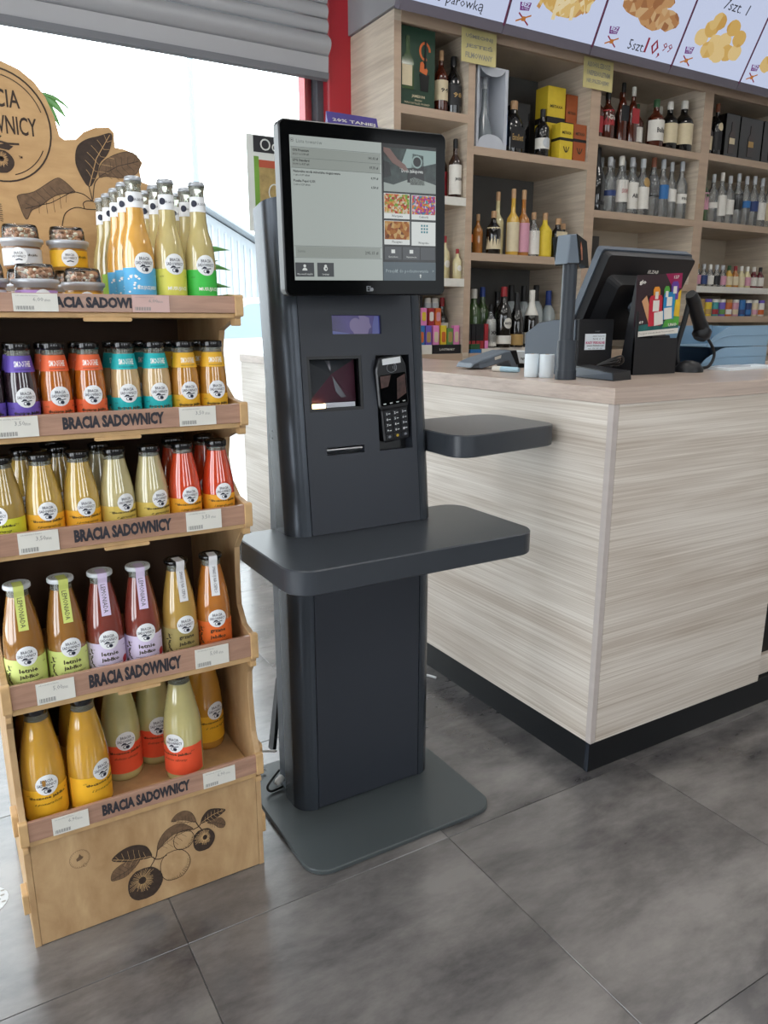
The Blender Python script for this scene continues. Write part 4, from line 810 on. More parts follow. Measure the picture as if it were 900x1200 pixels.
for n, c in dict(g_black='#0e0d0e', g_whisky='#4a1c0e', g_brown='#2a140c', g_green='#39502c', g_wine='#141210', g_frost='#9ba5a8', g_red='#5c1620', g_jar='#5a4632', g_smoke='#767e83').items(): mat(n, c, .08, coat=.6)
for n, c in dict(c_black='#141416', c_white='#d8d6ce', c_gold='#a8813c', c_silver='#b4b8bc', c_green='#2d5232', c_red='#8e2026', c_cork='#b08c68', c_blue='#27408a', c_copper='#7d4a34', l_white='#d6d3cb', l_cream='#cdbf9f', l_black='#1a1a1d', l_red='#9c2a30', l_blue='#2c6aa6', l_yellow='#d2b733', l_gold='#a98a55', l_pink='#c58fa0', l_orange='#c2602a', l_green='#5c8a4a', l_navy='#283c6e', l_teal='#3c8f92', l_violet='#6a56b0', l_lpink='#d880b4').items(): mat(n, c, .45, vary=.04, vscale=50)
SP = {'s': [(.9, 0), (1, .02), (1, .56), (.93, .62), (.62, .69), (.38, .74), (.34, .8), (.34, .9)], 't': [(.92, 0), (1, .02), (1, .52), (.9, .57), (.55, .62), (.36, .66), (.33, .75), (.33, .92)], 'w': [(.95, 0), (1, .02), (1, .45), (.92, .54), (.66, .64), (.44, .72), (.36, .8), (.36, .93)], 'm': [(.9, 0), (1, .03), (1, .5), (.85, .6), (.5, .7), (.42, .76), (.42, .84)], 'f': [(.95, 0), (1, .02), (1, .48), (.98, .56), (.8, .66), (.5, .73), (.37, .77), (.36, .9)], 'c': [(.98, 0), (1, .01), (1, .9), (.8, .93), (.8, .97)]}
BN = {}
def spirit(nm, shape, x, y, z, h, r, glass, cap, lab=None, zr=(.12, .46), text=None, tcol='l_black', square=False, label=None, group=None, cat='bottle', capfrac=None, half=False, medal=None):
    for (a_, b1), (a2, b2) in zip(DV, DV[1:]):
        if b1-.03 < x < a2+.03: x = min(max(x, b1+r+.003), a2-r-.003)
    pr = [(a*r, b_*h) for a, b_ in SP[shape]]; t = thing(nm, (x, y, z), label, cat, group)
    sq = (lambda mb: setattr(mb, 'v', [((x_, y_*.72, z_)) for x_, y_, z_ in mb.v]) or mb) if square else (lambda mb: mb)
    seg = 8 if square else 14
    rot = Matrix.Translation((x, y, z)) @ Matrix.Rotation(PI/8 if square else 0, 4, 'Z')
    put_ = lambda mb, n_, m_, par=t: sq(mb).xf(Matrix.Translation((x, y, z))).build(n_, m_, par)
    q = MB().lathe(pr, seg)
    if square: q.xf(Matrix.Rotation(PI/8, 4, 'Z'))
    put_(q, 'glass_body', glass)
    c0 = capfrac or SP[shape][-1][1]-.06; cr = max(radius_at(pr, c0*h), pr[-1][0])*1.08
    cp_ = [(radius_at(pr, c0*h)*1.07, c0*h)]+[(a*1.07, b_) for a, b_ in pr if b_ > c0*h]; cl_ = cp_[-1][0]
    q = MB().lathe(cp_+[(cl_, h*.985), (cl_*.9, h)], 10); put_(q, 'cap', cap)
    if lab:
        q = MB()
        if square:
            w_ = r*.9; q.add([(-w_*.9, -r*1.005/.72*.72/.72*.94, zr[0]*h), (w_*.9, -r*.945/.72, zr[0]*h), (w_*.9, -r*.945/.72, zr[1]*h), (-w_*.9, -r*.945/.72, zr[1]*h)], [(0, 1, 2, 3)]); q.v = [(a, -r*.955, c) for a, b_, c in q.v]
        else: band(q, pr, zr[0]*h, zr[1]*h, -100, 100, .0008, 0, 20)
        if text:
            fn = (lambda a, b_: (a, -r*.965, b_)) if square else wrap(pr, .0015)
            fit(q, text, r*1.25, min((zr[1]-zr[0])*h*.3, r*.55), lambda a, b_: fn(a, b_+(zr[0]+zr[1])/2*h), 1, bold=.02)
        put_(q, 'label', [lab, tcol])
    if medal:
        q = MB(); disc(q, r*.62, medal[0]*h, wrap(pr, .0018)); 
        if len(medal) > 2: fit(q, medal[2], r*.95, r*.3, lambda a, b_: wrap(pr, .0024)(a, b_+medal[0]*h), 1, bold=.02)
        put_(q, 'medallion', [medal[1], 'l_black'])
    return t
# shelving carcass
sv = thing('bottle_shelving', (3.7, 3.62, 0), 'tall pale wood shelving full of bottles behind the counter', 'shelving')
YS, YB = 3.40, 3.86
DV = [(2.073, 2.111), (2.51, 2.551), (3.352, 3.424), (4.302, 4.383), (5.25, 5.33)]
for a, b_ in DV:
    p_ = MB().box(a, b_, YS+.002, YB, 0, 2.622).build('upright', 'shelf_laminate', sv); MB().box(a-.0005, b_+.0005, YS, YS+.002, 1.05, 2.575).build('edge_band', 'edge_strip', p_)
MB().box(2.111, 5.33, YS-.001, YS+.02, 2.574, 2.622).build('top_rail', 'edge_strip', sv); MB().box(2.111, 5.33, YS+.02, YB, 2.60, 2.622).build('top_board', 'shelf_laminate', sv)
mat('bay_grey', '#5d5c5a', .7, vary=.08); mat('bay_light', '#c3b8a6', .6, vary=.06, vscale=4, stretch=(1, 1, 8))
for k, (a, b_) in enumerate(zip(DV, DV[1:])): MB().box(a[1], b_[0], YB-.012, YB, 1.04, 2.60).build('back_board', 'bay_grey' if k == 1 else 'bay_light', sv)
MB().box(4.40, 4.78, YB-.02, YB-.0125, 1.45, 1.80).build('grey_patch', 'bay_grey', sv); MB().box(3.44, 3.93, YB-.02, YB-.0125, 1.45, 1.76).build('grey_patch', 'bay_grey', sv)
mat('tag_print', '#55535a', .6)
tg0 = None
def price_tag(par, x, z, dy=0):
    global tg0
    if tg0 is None:
        q = MB().box(-.032, .032, -.0022, 0, -.019, .019); g = lambda a, b_: (a, -.0026, b_); fit(q, '29,99', .03, .010, lambda a, b_: g(a, b_+.004), 1, bold=.02); q.flat([(-.026, -.014), (.002, -.014), (.002, -.008), (-.026, -.008)], g, 1)
        tg0 = q.build('price_tag', ['paper_tag', 'tag_print'], par); o = tg0; org = ORG[par.name]
    else: o = tg0.copy(); C.objects.link(o); o.parent = par; org = ORG[par.name]
    o.location = Vector((x, YS-.0012+dy, z))-org
def board(k, z, tags, d=.04, m='shelf_laminate', y1=YB-.013, white=False):
    a, b_ = DV[k][1]+.0005, DV[k+1][0]-.0005
    s = MB().box(a, b_, YS+.002, y1, z-d, z).build('shelf_board', m, sv); MB().box(a, b_, YS-.001, YS+.002, z-d, z).build('edge_band', 'l_white' if white else 'edge_strip', s)
    for t in tags: price_tag(s, t, z-d/2)
board(0, 2.225, (2.20, 2.40, 2.49)); board(0, 1.832, (2.44, 2.507), white=True); board(0, 1.432, (2.42, 2.50), white=True)
board(1, 2.085, (2.70, 2.92, 3.11, 3.22, 3.31)); board(1, 1.567, (2.61, 2.675, 2.79, 2.91, 3.04))
board(2, 2.228, (3.49, 3.60, 3.69, 3.80, 3.93, 4.16, 4.26)); board(2, 1.838, [3.46+.088*i for i in range(7)]+[4.09, 4.16, 4.27]); board(2, 1.444, (4.27, 4.19)); board(2, 1.25, [3.5+.08*i for i in range(10)])
board(3, 2.238, (4.46, 4.56, 4.70, 4.90)); board(3, 1.84, [4.43+.072*i for i in range(11)]); board(3, 1.44, (), white=True); board(3, 1.25, [4.45+.078*i for i in range(10)]); board(3, 1.09, [4.42, 4.49, 4.57, 4.65], d=.03)
for k in range(4): board(k, 1.045, (), d=.055)
MB().box(2.111, 5.25, 3.44, 3.46, 0, .99).build('cabinet_front', 'shelf_laminate', sv)
MB().box(2.56, 3.34, 3.46, 3.84, 1.0455, 1.0695).build('riser', 'l_white', sv)
# notices hanging from the rail
mat('notice_paper', '#cbbf86', .6, vary=.12, vscale=9); mat('notice_ink', '#8d8a80', .6)
for x0, x1, z0, z1, ws, lb in ((2.45, 2.665, 2.457, 2.606, ('UŚMIECHNIJ', 'JESTEŚ', 'FILMOWANY'), 'faded yellow notice hanging above the gift-boxed bottle'), (3.268, 3.49, 2.455, 2.606, ('ALKOHOL SZKODZI', 'I NIEPEŁNOLETNIM', 'NIE SPRZEDAJEMY'), 'yellow notice hanging above the orange tall box')):
    t = thing('notice', ((x0+x1)/2, 3.39, z0), lb, 'sign', 'notices hanging on the shelving'); MB().box(x0, x1, 3.384, 3.3875, z0, z1).build('sheet', 'notice_paper', t)
    for i, w_ in enumerate(ws):
        q = MB(); fit(q, w_, (x1-x0)*.78, .026, lambda a, b_: (a+(x0+x1)/2, 3.3835, b_+z1-.032-.042*i), bold=.03); q.build('lettering', 'notice_ink', t)
# ------- bottles, bay by bay (x, height, radius measured on the shelf)
N_ = ['first', 'second', 'third', 'fourth', 'fifth', 'sixth', 'seventh', 'eighth', 'ninth', 'tenth', 'eleventh', 'twelfth', 'thirteenth']
def rowof(rows, z, y, where, group, nm='liquor_bottle'):
    for i, (look, shape, x, h, r, glass, cap, lab, kw) in enumerate(rows):
        spirit(nm, shape, x, y if 'y' not in kw else kw['y'], z+.0003, h, r, glass, cap, lab, label=f'{look}, {N_[i]} from left, {where}', group=group, **{a: b_ for a, b_ in kw.items() if a != 'y'})
g1 = 'bottles in the shelving bay beside the red column'
rowof([('amber whisky bottle with cream label', 's', 2.388, .287, .036, 'g_whisky', 'c_cork', 'l_cream', dict(zr=(.2, .52), text='94')), ('black rum bottle with gold-edged label', 'f', 2.465, .272, .042, 'g_black', 'c_black', 'l_black', dict(zr=(.16, .5), text='98', tcol='l_gold'))], 2.225, 3.468, 'top shelf by red column', g1)
spirit('liquor_bottle', 's', 2.435, 3.62, 2.2253, .28, .04, 'g_black', 'c_black', label='black bottle behind the two on the top shelf by the red column', group=g1)
rowof([('red-labelled bourbon bottle', 's', 2.445, .275, .030, 'g_brown', 'c_black', 'l_red', dict(zr=(.05, .5))), ('white-labelled bourbon bottle with red seal', 's', 2.503 if False else 2.482, .285, .034, 'g_brown', 'c_black', 'l_white', dict(zr=(.06, .56), text='JIM BEAM', y=3.45))], 1.832, 3.53, 'middle shelf by the red column', g1)
rowof([('clear yellowish bottle with white oval label', 's', 2.450, .221, .030, 'g_pale', 'c_red', None, dict(medal=(.35, 'l_white'))), ('small yellowish bottle with white oval label', 's', 2.487, .151, .024, 'g_pale', 'c_red', None, dict(medal=(.35, 'l_white'), y=3.43))], 1.432, 3.50, 'lower shelf by the red column', g1)
g2 = 'bottles in the shelving bay behind the pole display'
W2 = 'middle shelf behind pole display'
rowof([('dark bottle with orange print', 's', 2.600, .20, .028, 'g_black', 'c_silver', 'l_orange', dict(zr=(.3, .5), y=3.5)), ('small amber bottle with cork', 's', 2.668, .208, .028, 'g_amber', 'c_cork', None, dict(y=3.5)), ('dark bottle with cream label', 's', 2.745, .225, .041, 'g_black', 'c_cork', 'l_cream', dict(zr=(.12, .62))), ('tall pale yellow bottle', 't', 2.818, .335, .034, 'g_pale', 'c_cork', None, dict(y=3.52)), ('tall yellow liqueur bottle with paper label', 't', 2.878, .347, .036, 'g_yellow', 'c_cork', 'l_cream', dict(zr=(.06, .5))), ('tall amber liqueur bottle with paper label', 't', 2.952, .347, .036, 'g_amber', 'c_cork', 'l_pink', dict(zr=(.06, .5))), ('clear bottle with white bird label', 's', 3.028, .237, .037, 'g_clear', 'c_cork', 'l_white', dict(zr=(.05, .58))), ('yellow bottle with bird label', 's', 3.112, .239, .042, 'l_yellow', 'c_cork', 'l_yellow', dict(zr=(.05, .6))), ('dark square bottle with cream label', 'f', 3.212, .217, .050, 'g_black', 'c_cork', 'l_cream', dict(zr=(.06, .66), square=True)), ('dark square bottle at the back', 'f', 3.318, .2, .045, 'g_black', 'c_cork', 'l_cream', dict(square=True, y=3.52))], 1.567, 3.462, W2, g2)
W3 = 'lowest shelf behind pole display'
rowof([('dark bottle', 's', 2.602, .31, .036, 'g_black', 'c_black', None, dict(y=3.56)), ('green glass vermouth bottle', 'f', 2.700, .32, .046, 'g_green', 'c_white', None, dict(y=3.56)), ('short bottle with tall white label', 's', 2.760, .234, .033, 'g_clear', 'c_black', 'l_white', dict(zr=(.04, .66), text='XX')), ('dark vermouth bottle with oval label', 'f', 2.848, .332, .047, 'g_wine', 'c_red', 'l_white', dict(zr=(.06, .2), medal=(.4, 'l_white', 'MARTINI'))), ('black sparkling wine bottle with gold label', 'w', 2.945, .302, .042, 'g_wine', 'c_black', 'l_gold', dict(zr=(.04, .24), capfrac=.68)), ('sparkling wine bottle with white foil', 'w', 3.055, .318, .044, 'g_wine', 'c_white', 'l_white', dict(zr=(.06, .26), capfrac=.56))], 1.07, 3.478, W3, g2)
rowof([('frosted bottle with dark blue cap', 's', 2.79, .334, .042, 'g_green', 'c_blue', None, {}), ('dark tall bottle', 's', 2.90, .31, .04, 'g_wine', 'c_black', None, {}), ('frosted vodka bottle with black cap', 'f', 3.003, .35, .045, 'g_frost', 'c_black', None, dict(capfrac=.74)), ('frosted vodka bottle with black cap', 'f', 3.098, .348, .045, 'g_frost', 'c_black', None, dict(capfrac=.74)), ('frosted vodka bottle with black cap', 'f', 3.192, .354, .045, 'g_frost', 'c_black', None, dict(capfrac=.74)), ('patterned clear bottle with blue cap', 'f', 3.292, .324, .045, 'g_frost', 'c_blue', None, dict(capfrac=.74))], 1.07, 3.60, 'back row, '+W3, g2)
g3 = 'bottles in the shelving bay behind the till'
rowof([('dark red bottle half behind the notice', 's', 3.468, .253, .038, 'g_whisky', 'c_black', 'l_red', {}), ('whisky bottle with red shield label', 's', 3.552, .256, .043, 'g_whisky', 'c_black', 'l_red', dict(zr=(.3, .62), text='Gla', tcol='l_white')), ('slim black-capped dark bottle', 's', 3.615, .296, .03, 'g_brown', 'c_black', None, dict(y=3.53)), ('square whisky bottle with black slanted label', 'f', 3.672, .322, .036, 'g_whisky', 'c_black', 'l_black', dict(zr=(.36, .62), square=True)), ('square whisky bottle with red slanted label', 'f', 3.758, .312, .037, 'g_whisky', 'c_white', 'l_red', dict(zr=(.36, .62), square=True)), ('whisky bottle with green cap set back', 's', 3.85, .243, .04, 'g_whisky', 'c_green', 'l_white', dict(y=3.52)), ('green-capped whisky bottle with large white label', 's', 3.956, .271, .052, 'g_whisky', 'c_green', 'l_white', dict(zr=(.14, .56), text='Ballan')), ('white-capped black bottle with cream label', 's', 4.078, .274, .052, 'g_black', 'c_white', 'l_cream', dict(zr=(.14, .54))), ('wide white-capped black bottle with cream label', 's', 4.205, .296, .060, 'g_black', 'c_white', 'l_cream', dict(zr=(.14, .54)))], 2.228, 3.468, 'top shelf behind till', g3)
spirit('liquor_bottle', 's', 4.14, 3.60, 2.2283, .285, .045, 'g_black', 'c_white', label='black bottle with white cap behind the two cream-labelled ones', group=g3); spirit('liquor_bottle', 's', 3.80, 3.6, 2.2283, .32, .04, 'g_brown', 'c_copper', label='dark bottle behind the red and green-capped whiskies', group=g3)
rowof([('black wine-shaped bottle', 'w', 3.498, .348, .050, 'g_black', 'c_black', 'l_black', dict(zr=(.1, .6), capfrac=.7)), ('clear vodka bottle with dark print', 's', 3.602, .309, .042, 'g_clear', 'c_silver', 'l_navy', dict(zr=(.3, .4))), ('clear vodka bottle with shield label', 's', 3.697, .323, .046, 'g_clear', 'c_white', 'l_white', dict(zr=(.2, .58), text='SOPL', tcol='l_red')), ('clear vodka bottle with tall white label', 's', 3.788, .325, .043, 'g_clear', 'c_silver', 'l_white', dict(zr=(.1, .56), text='ABS')), ('clear vodka bottle with yellow-topped label', 's', 3.880, .327, .045, 'g_clear', 'c_silver', 'l_white', dict(zr=(.12, .5), medal=(.58, 'l_gold'))), ('vodka bottle with black and copper label', 's', 3.973, .343, .044, 'g_clear', 'c_copper', 'l_black', dict(zr=(.34, .7))), ('clear vodka bottle with blue label', 's', 4.06, .341, .040, 'g_clear', 'c_silver', 'l_blue', dict(zr=(.32, .56))), ('slim clear vodka bottle', 's', 4.138, .333, .036, 'g_clear', 'c_silver', 'l_white', dict(zr=(.3, .52))), ('clear vodka bottle with square white label', 's', 4.232, .345, .041, 'g_clear', 'c_silver', 'l_white', dict(zr=(.28, .44), text='FINE'))], 1.838, 3.468, 'second shelf behind till', g3)
for i, x in enumerate((3.65, 3.745, 3.84, 3.93)): spirit('liquor_bottle', 's', x, 3.585, 1.8383, .33, .04, 'g_clear', 'c_silver', 'l_white', label=f'clear vodka bottle in the back row, {N_[i]} from left, behind the till', group=g3)
spirit('liquor_bottle', 's', 3.475, 3.475, 1.4443, .19, .035, 'g_clear', 'c_red', 'l_white', label='red-capped small bottle between pole display and till', group=g3); spirit('liquor_bottle', 's', 4.262, 3.475, 1.4443, .13, .03, 'g_red', 'c_black', 'l_white', label='small red bottle at the right edge of the till', group=g3)
g4 = 'bottles in the shelving bay at the right edge'
rowof([('brown bottle with cream label', 's', 4.432, .235, .034, 'g_brown', 'c_black', 'l_cream', {}), ('dark bottle with tag and ornate stopper', 's', 4.515, .31, .038, 'g_black', 'c_copper', 'l_black', dict(medal=(.55, 'l_cream')))], 2.238, 3.465, 'top shelf at the right edge', g4)
for i, (x0, x1, h, lb, c) in enumerate(((4.563, 4.70, .258, 'dark gift box with a bottle window and cream label', 'l_cream'), (4.712, 4.94, .256, 'wide dark gift box with gold print', 'l_gold'), (4.955, 5.15, .258, 'dark gift box cut off by the right picture edge', 'l_gold'))):
    t = thing('gift_box', ((x0+x1)/2, 3.5, 2.2383), lb, 'box', 'gift boxes on the top right shelf'); MB().box(x0, x1, 3.43, 3.56, 2.2383, 2.2383+h).build('carton', 'g_black', t, .002)
    xc = (x0+x1)/2; MB().prism(rpoly([(xc-.03, 2.262), (xc+.03, 2.262), (xc+.03, 2.37), (xc+.012, 2.40), (xc+.012, 2.45), (xc-.012, 2.45), (xc-.012, 2.40), (xc-.03, 2.37)], .004, 2), 3.4275, 3.43, 'y').build('bottle_print', 'g_brown', t); MB().box(xc-.026, xc+.026, 3.4262, 3.4275, 2.32, 2.355).build('label_print', c, t)
rowof([(f'clear vodka bottle with {d}', 's', x-.012, h, .036, 'g_green' if i == 0 else 'g_clear', c, l, dict(zr=zr)) for i, (d, x, h, c, l, zr) in enumerate((('green cap and pink label', 4.465, .295, 'c_green', 'l_pink', (.25, .6)), ('grey print', 4.555, .298, 'c_silver', 'l_white', (.3, .42)), ('white label', 4.64, .315, 'c_white', 'l_white', (.15, .55)), ('shield label', 4.722, .303, 'c_silver', 'l_white', (.2, .5)), ('black and copper label', 4.81, .325, 'c_silver', 'l_black', (.3, .6)), ('pale blue label', 4.895, .315, 'c_silver', 'l_blue', (.36, .5)), ('deep blue label', 4.98, .324, 'c_silver', 'l_navy', (.3, .5)), ('white and yellow label', 5.065, .317, 'c_silver', 'l_white', (.15, .5)), ('faint label', 5.15, .32, 'c_silver', 'l_cream', (.15, .5))))], 1.84, 3.466, 'second shelf, right bay', g4)
rowof([(f'miniature {d}', 'm', x-.03, .142, .028, g, c, l, dict(zr=(.1, .5))) for i, (d, x, g, c, l) in enumerate((('clear bottle with red label', 4.475, 'g_clear', 'c_gold', 'l_pink'), ('clear bottle with dark label', 4.542, 'g_clear', 'c_silver', 'l_navy'), ('clear bottle with white label', 4.608, 'g_clear', 'c_white', 'l_white'), ('clear bottle with black print', 4.675, 'g_clear', 'c_silver', 'l_black'), ('clear bottle with pink label', 4.738, 'g_clear', 'c_silver', 'l_pink'), ('gold bottle with green cap', 4.804, 'g_yellow', 'c_green', 'l_cream'), ('orange bottle with red cap', 4.872, 'g_amber', 'c_red', 'l_cream'), ('pale bottle with white cap', 4.938, 'g_pale', 'c_white', 'l_cream'), ('pale bottle with pink label', 5.004, 'g_pale', 'c_white', 'l_pink'), ('red bottle with white label', 5.076, 'g_red', 'c_white', 'l_white'), ('dark red bottle', 5.15, 'g_red', 'c_black', 'l_white')))], 1.44, 3.455, 'right bay', 'miniature bottles in the right bay', 'miniature_bottle')
cols = ['l_red', 'l_orange', 'l_white', 'l_teal', 'l_navy', 'l_gold', 'l_pink', 'l_green', 'l_violet', 'l_cream', 'l_yellow', 'l_blue']
nmc = dict(l_red='red', l_orange='orange', l_white='white', l_teal='teal', l_navy='navy', l_gold='gold', l_pink='pink', l_green='green', l_violet='violet', l_cream='cream', l_yellow='yellow', l_blue='blue')
for i in range(11):
    x = 4.43+i*.072; c = cols[(i*5) % 12]; c2 = cols[(i*7+3) % 12]; t = thing('tobacco_jar', (x, 3.45, 1.2503), f'small jar with {nmc[c]} and {nmc[c2]} label, {N_[i]} from left, right bay', 'jar', 'small jars in the right bay')
    MB().lathe([(.028, 0), (.03, .004), (.03, .085), (.026, .092)], 14, cx=x, cy=3.45, z=1.2503).build('jar_body', c, t); MB().lathe([(.029, .09), (.029, .108), (.026, .11)], 14, cx=x, cy=3.45, z=1.2503).build('lid', cols[(i*3+2) % 12] if i % 3 else 'c_white', t)
    q = MB(); band(q, [(.0302, 0), (.0302, .1)], .012, .045, -70, 70, .0006, 0, 16); q.xf(Matrix.Translation((x, 3.45, 1.2503))).build('label', c2, t)
for i in range(4):
    x = 4.42+i*.066; t = thing('cigarette_pack', (x, 3.45, 1.0903), f'{("orange", "white", "dark", "cream")[i]} cigarette pack at the foot of the right bay', 'pack', 'cigarette packs in the right bay'); MB().box(x-.028, x+.028, 3.42, 3.445, 1.0903, 1.0903+.09).build('carton', ('l_orange', 'l_white', 'l_black', 'l_cream')[i], t, .001); MB().box(x-.022, x+.022, 3.4185, 3.42, 1.10, 1.13).build('warning_label', 'l_black' if i != 2 else 'l_white', t)
# gift boxes of bay two's top shelf
gb = 'boxes on the top shelf behind the pole display'; zb_ = 2.0853
def carton(nm, x0, x1, y0, y1, z, h, m, lb, group): 
    t = thing(nm, ((x0+x1)/2, (y0+y1)/2, z), lb, 'box', group); MB().box(x0, x1, y0, y1, z, z+h).build('carton', m, t, .0015); return t
mat('gift_white', '#b8bcc4', .4, vary=.06, vscale=8); mat('gift_inner', '#8a8c90', .5); mat('grad_blue', '#5d78a8', .4, vary=.25, vscale=7)
t = thing('gift_box', (2.69, 3.5, zb_), 'white open-front gift box holding a tall grey bottle', 'box', gb)
MB().box(2.575, 2.59, 3.415, 3.56, zb_, zb_+.385).box(2.755, 2.775, 3.415, 3.56, zb_, zb_+.385).box(2.59, 2.755, 3.55, 3.56, zb_, zb_+.385).box(2.59, 2.755, 3.415, 3.55, zb_, zb_+.006).box(2.59, 2.755, 3.415, 3.55, zb_+.378, zb_+.385).build('carton', 'gift_white', t)
MB().prism([(2.59, zb_+.385), (2.755, zb_+.385)]+[(2.6725+.0825*cos(a), zb_+.385-.045*sin(a)) for a in [i*PI/10 for i in range(1, 10)]], 3.4145, 3.4185, 'y').build('flap', 'gift_white', t); MB().prism([(2.59, zb_+.001), (2.755, zb_+.001)]+[(2.6725+.0825*cos(a), zb_+.02+.05*sin(a)) for a in [i*PI/10 for i in range(0, 11)]], 3.4145, 3.4185, 'y').build('flap', 'gift_white', t); MB().box(2.776, 2.778, 3.416, 3.559, zb_+.03, zb_+.2).build('side_print', 'grad_blue', t)
q = spirit('liquor_bottle', 's', 2.6725, 3.48, zb_+.0065, .345, .062, 'g_smoke', 'c_silver', label='tall grey cone-shaped bottle inside the white gift box', group=g2)
for ch in q.children:
    if ch.name.startswith('glass'):
        for v in ch.data.vertices: f = v.co.z/.345; k = (1.0 if f < .03 else max(.22, 1.02-1.35*f)); rr_ = math.hypot(v.co.x, v.co.y) or 1; v.co.x *= .062*k/rr_; v.co.y *= .062*k/rr_
    else:
        for v in ch.data.vertices: v.co.x *= .62; v.co.y *= .62
spirit('liquor_bottle', 'f', 2.86, 3.465, zb_, .262, .058, 'g_black', 'c_cork', 'l_black', (.1, .5), 'Excellent', 'l_gold', square=True, label='black square bottle with gold script label', group=g2)
carton('gift_box', 2.925, 3.02, 3.52, 3.60, zb_, .278, 'g_black', 'tall black box behind the gold script bottle', gb)
spirit('liquor_bottle', 's', 3.068, 3.47, zb_, .25, .042, 'g_black', 'c_black', 'l_white', (.18, .4), label='black bottle with round silver label beside the yellow boxes', group=g2, medal=(.3, 'c_silver'))
for x0, x1, y0, y1, h, m, lb in ((3.125, 3.255, 3.50, 3.60, .385, 'l_yellow', 'tall bright yellow bottle box'), (3.265, 3.348, 3.50, 3.60, .36, 'box_orange', 'tall orange bottle box beside the yellow one'), (3.150, 3.245, 3.415, 3.485, .185, 'l_yellow', 'short yellow bottle box in front of the tall one'), (3.250, 3.345, 3.415, 3.485, .19, 'box_orange', 'short orange bottle box in front of the tall one')):
    mat('box_orange', '#9c5028', .5, vary=.06); t = carton('bottle_box', x0, x1, y0, y1, zb_, h, m, lb, gb); MB().box(x0-.0008, x1+.0008, y0-.0012, y1, zb_+h*.52, zb_+h*.60).build('ribbon_print', 'l_black', t)
    q = MB(); fit(q, 'METAXA', (x1-x0)*.7, .015, lambda a, b_: (a+(x0+x1)/2, y0-.0012, b_+zb_+h*.74), bold=.02); q.build('lettering', 'label_dark_ink', t)
    q = MB(); xc = (x0+x1)/2
    for s in (-1, 0, 1): stroke(q, [(xc+s*.02, zb_+h*.36), (xc+s*.012, zb_+h*.26), (xc+s*.002, zb_+h*.2)], .006, lambda a, b_: (a, y0-.0012, b_))
    q.build('emblem', 'label_dark_ink', t)
# green whiskey gift box
mat('box_green', '#1d3a2a', .5, vary=.1); t = carton('gift_box', 2.125, 2.318, 3.42, 3.53, 2.2253, .345, 'box_green', 'dark green whiskey gift box printed with bottle and cocktail', 'boxes on the top shelf by the red column')
MB().prism(rpoly([(2.128, 2.30), (2.195, 2.30), (2.195, 2.42), (2.172, 2.46), (2.172, 2.53), (2.150, 2.53), (2.150, 2.46), (2.128, 2.43)], .004, 2), 3.418, 3.42, 'y').build('bottle_print', 'g_green', t); MB().box(2.128, 2.185, 3.4168, 3.418, 2.315, 2.405).build('label_print', 'l_cream', t)
MB().prism([(2.235, 2.30), (2.278, 2.30), (2.284, 2.375), (2.228, 2.375)], 3.418, 3.42, 'y').build('glass_print', 'g_black', t); q = MB(); stroke(q, [(2.258+.028*cos(i*PI/8), 2.475+.036*sin(i*PI/8)) for i in range(14)], .011, lambda a, b_: (a, 3.4178, b_)); q.flat([(2.228, 2.385), (2.268, 2.372), (2.275, 2.395), (2.245, 2.43), (2.232, 2.425)], lambda a, b_: (a, 3.4178, b_)); q.build('garnish_print', 'l_orange', t); MB().prism([(2.254, 2.40), (2.264, 2.40), (2.266, 2.52), (2.256, 2.52)], 3.4165, 3.4178, 'y').build('bottle_neck_print', 'g_black', t)
q = MB(); fit(q, 'JAMESON', .075, .016, lambda a, b_: (a+2.222, 3.4188, b_+2.272), bold=.02); fit(q, 'IRISH', .04, .008, lambda a, b_: (a+2.222, 3.4188, b_+2.256)); fit(q, 'TRIPLE DISTILLED WHISKEY', .15, .008, lambda a, b_: (a+2.215, 3.4188, b_+2.242)); q.build('lettering', 'l_cream', t)
# small goods at the foot of the first bays
gv = 'small flat flavour packs by the red column'
carton('display_box', 2.325, 2.505, 3.41, 3.50, 1.0453, .047, 'l_black', 'black display box under the front flavour packs', 'small boxes by the red column'); carton('small_box', 2.235, 2.318, 3.41, 3.49, 1.0453, .047, 'l_white', 'white small box left of the black display box', 'small boxes by the red column')
q = MB(); fit(q, 'LOSTMARY', .10, .012, lambda a, b_: (a+2.415, 3.4085, b_+1.068), bold=.03); q.build('lettering', 'l_white', [o for o in bpy.data.objects if o.name.startswith('display_box')][0])
for i, (x, c) in enumerate(((2.258, 'l_blue'), (2.302, 'l_violet'), (2.350, 'l_lpink'), (2.398, 'l_yellow'), (2.441, 'l_green'), (2.483, 'l_lpink'))):
    t = carton('flavour_pack', x-.0185, x+.0185, 3.42, 3.445, 1.0926, .10 if i != 4 else .085, c, f'{("blue", "violet", "pink", "yellow", "green", "second pink")[i]} flavour pack in the front row by the red column', gv); MB().prism(rrect(x-.012, x+.012, 1.105, 1.16, .008, 3), 3.4185, 3.42, 'y').build('print', cols[(i*4+1) % 12], t)
for i, (x, c) in enumerate(((2.262, 'l_yellow'), (2.304, 'l_lpink'), (2.352, 'l_red'), (2.396, 'l_orange'))):
    t = carton('flavour_pack', x-.0185, x+.0185, 3.47, 3.497, 1.0926, .19, c, f'{("yellow", "pink", "red", "orange")[i]} flavour pack in the back row by the red column', gv); MB().prism(rrect(x-.012, x+.012, 1.215, 1.262, .008, 3), 3.4685, 3.47, 'y').build('print', cols[(i*4+6) % 12], t)
carton('small_box', 2.235, 2.32, 3.51, 3.57, 1.0453, .30, 'l_black', 'black box with white pattern behind the flavour packs', 'small boxes by the red column')
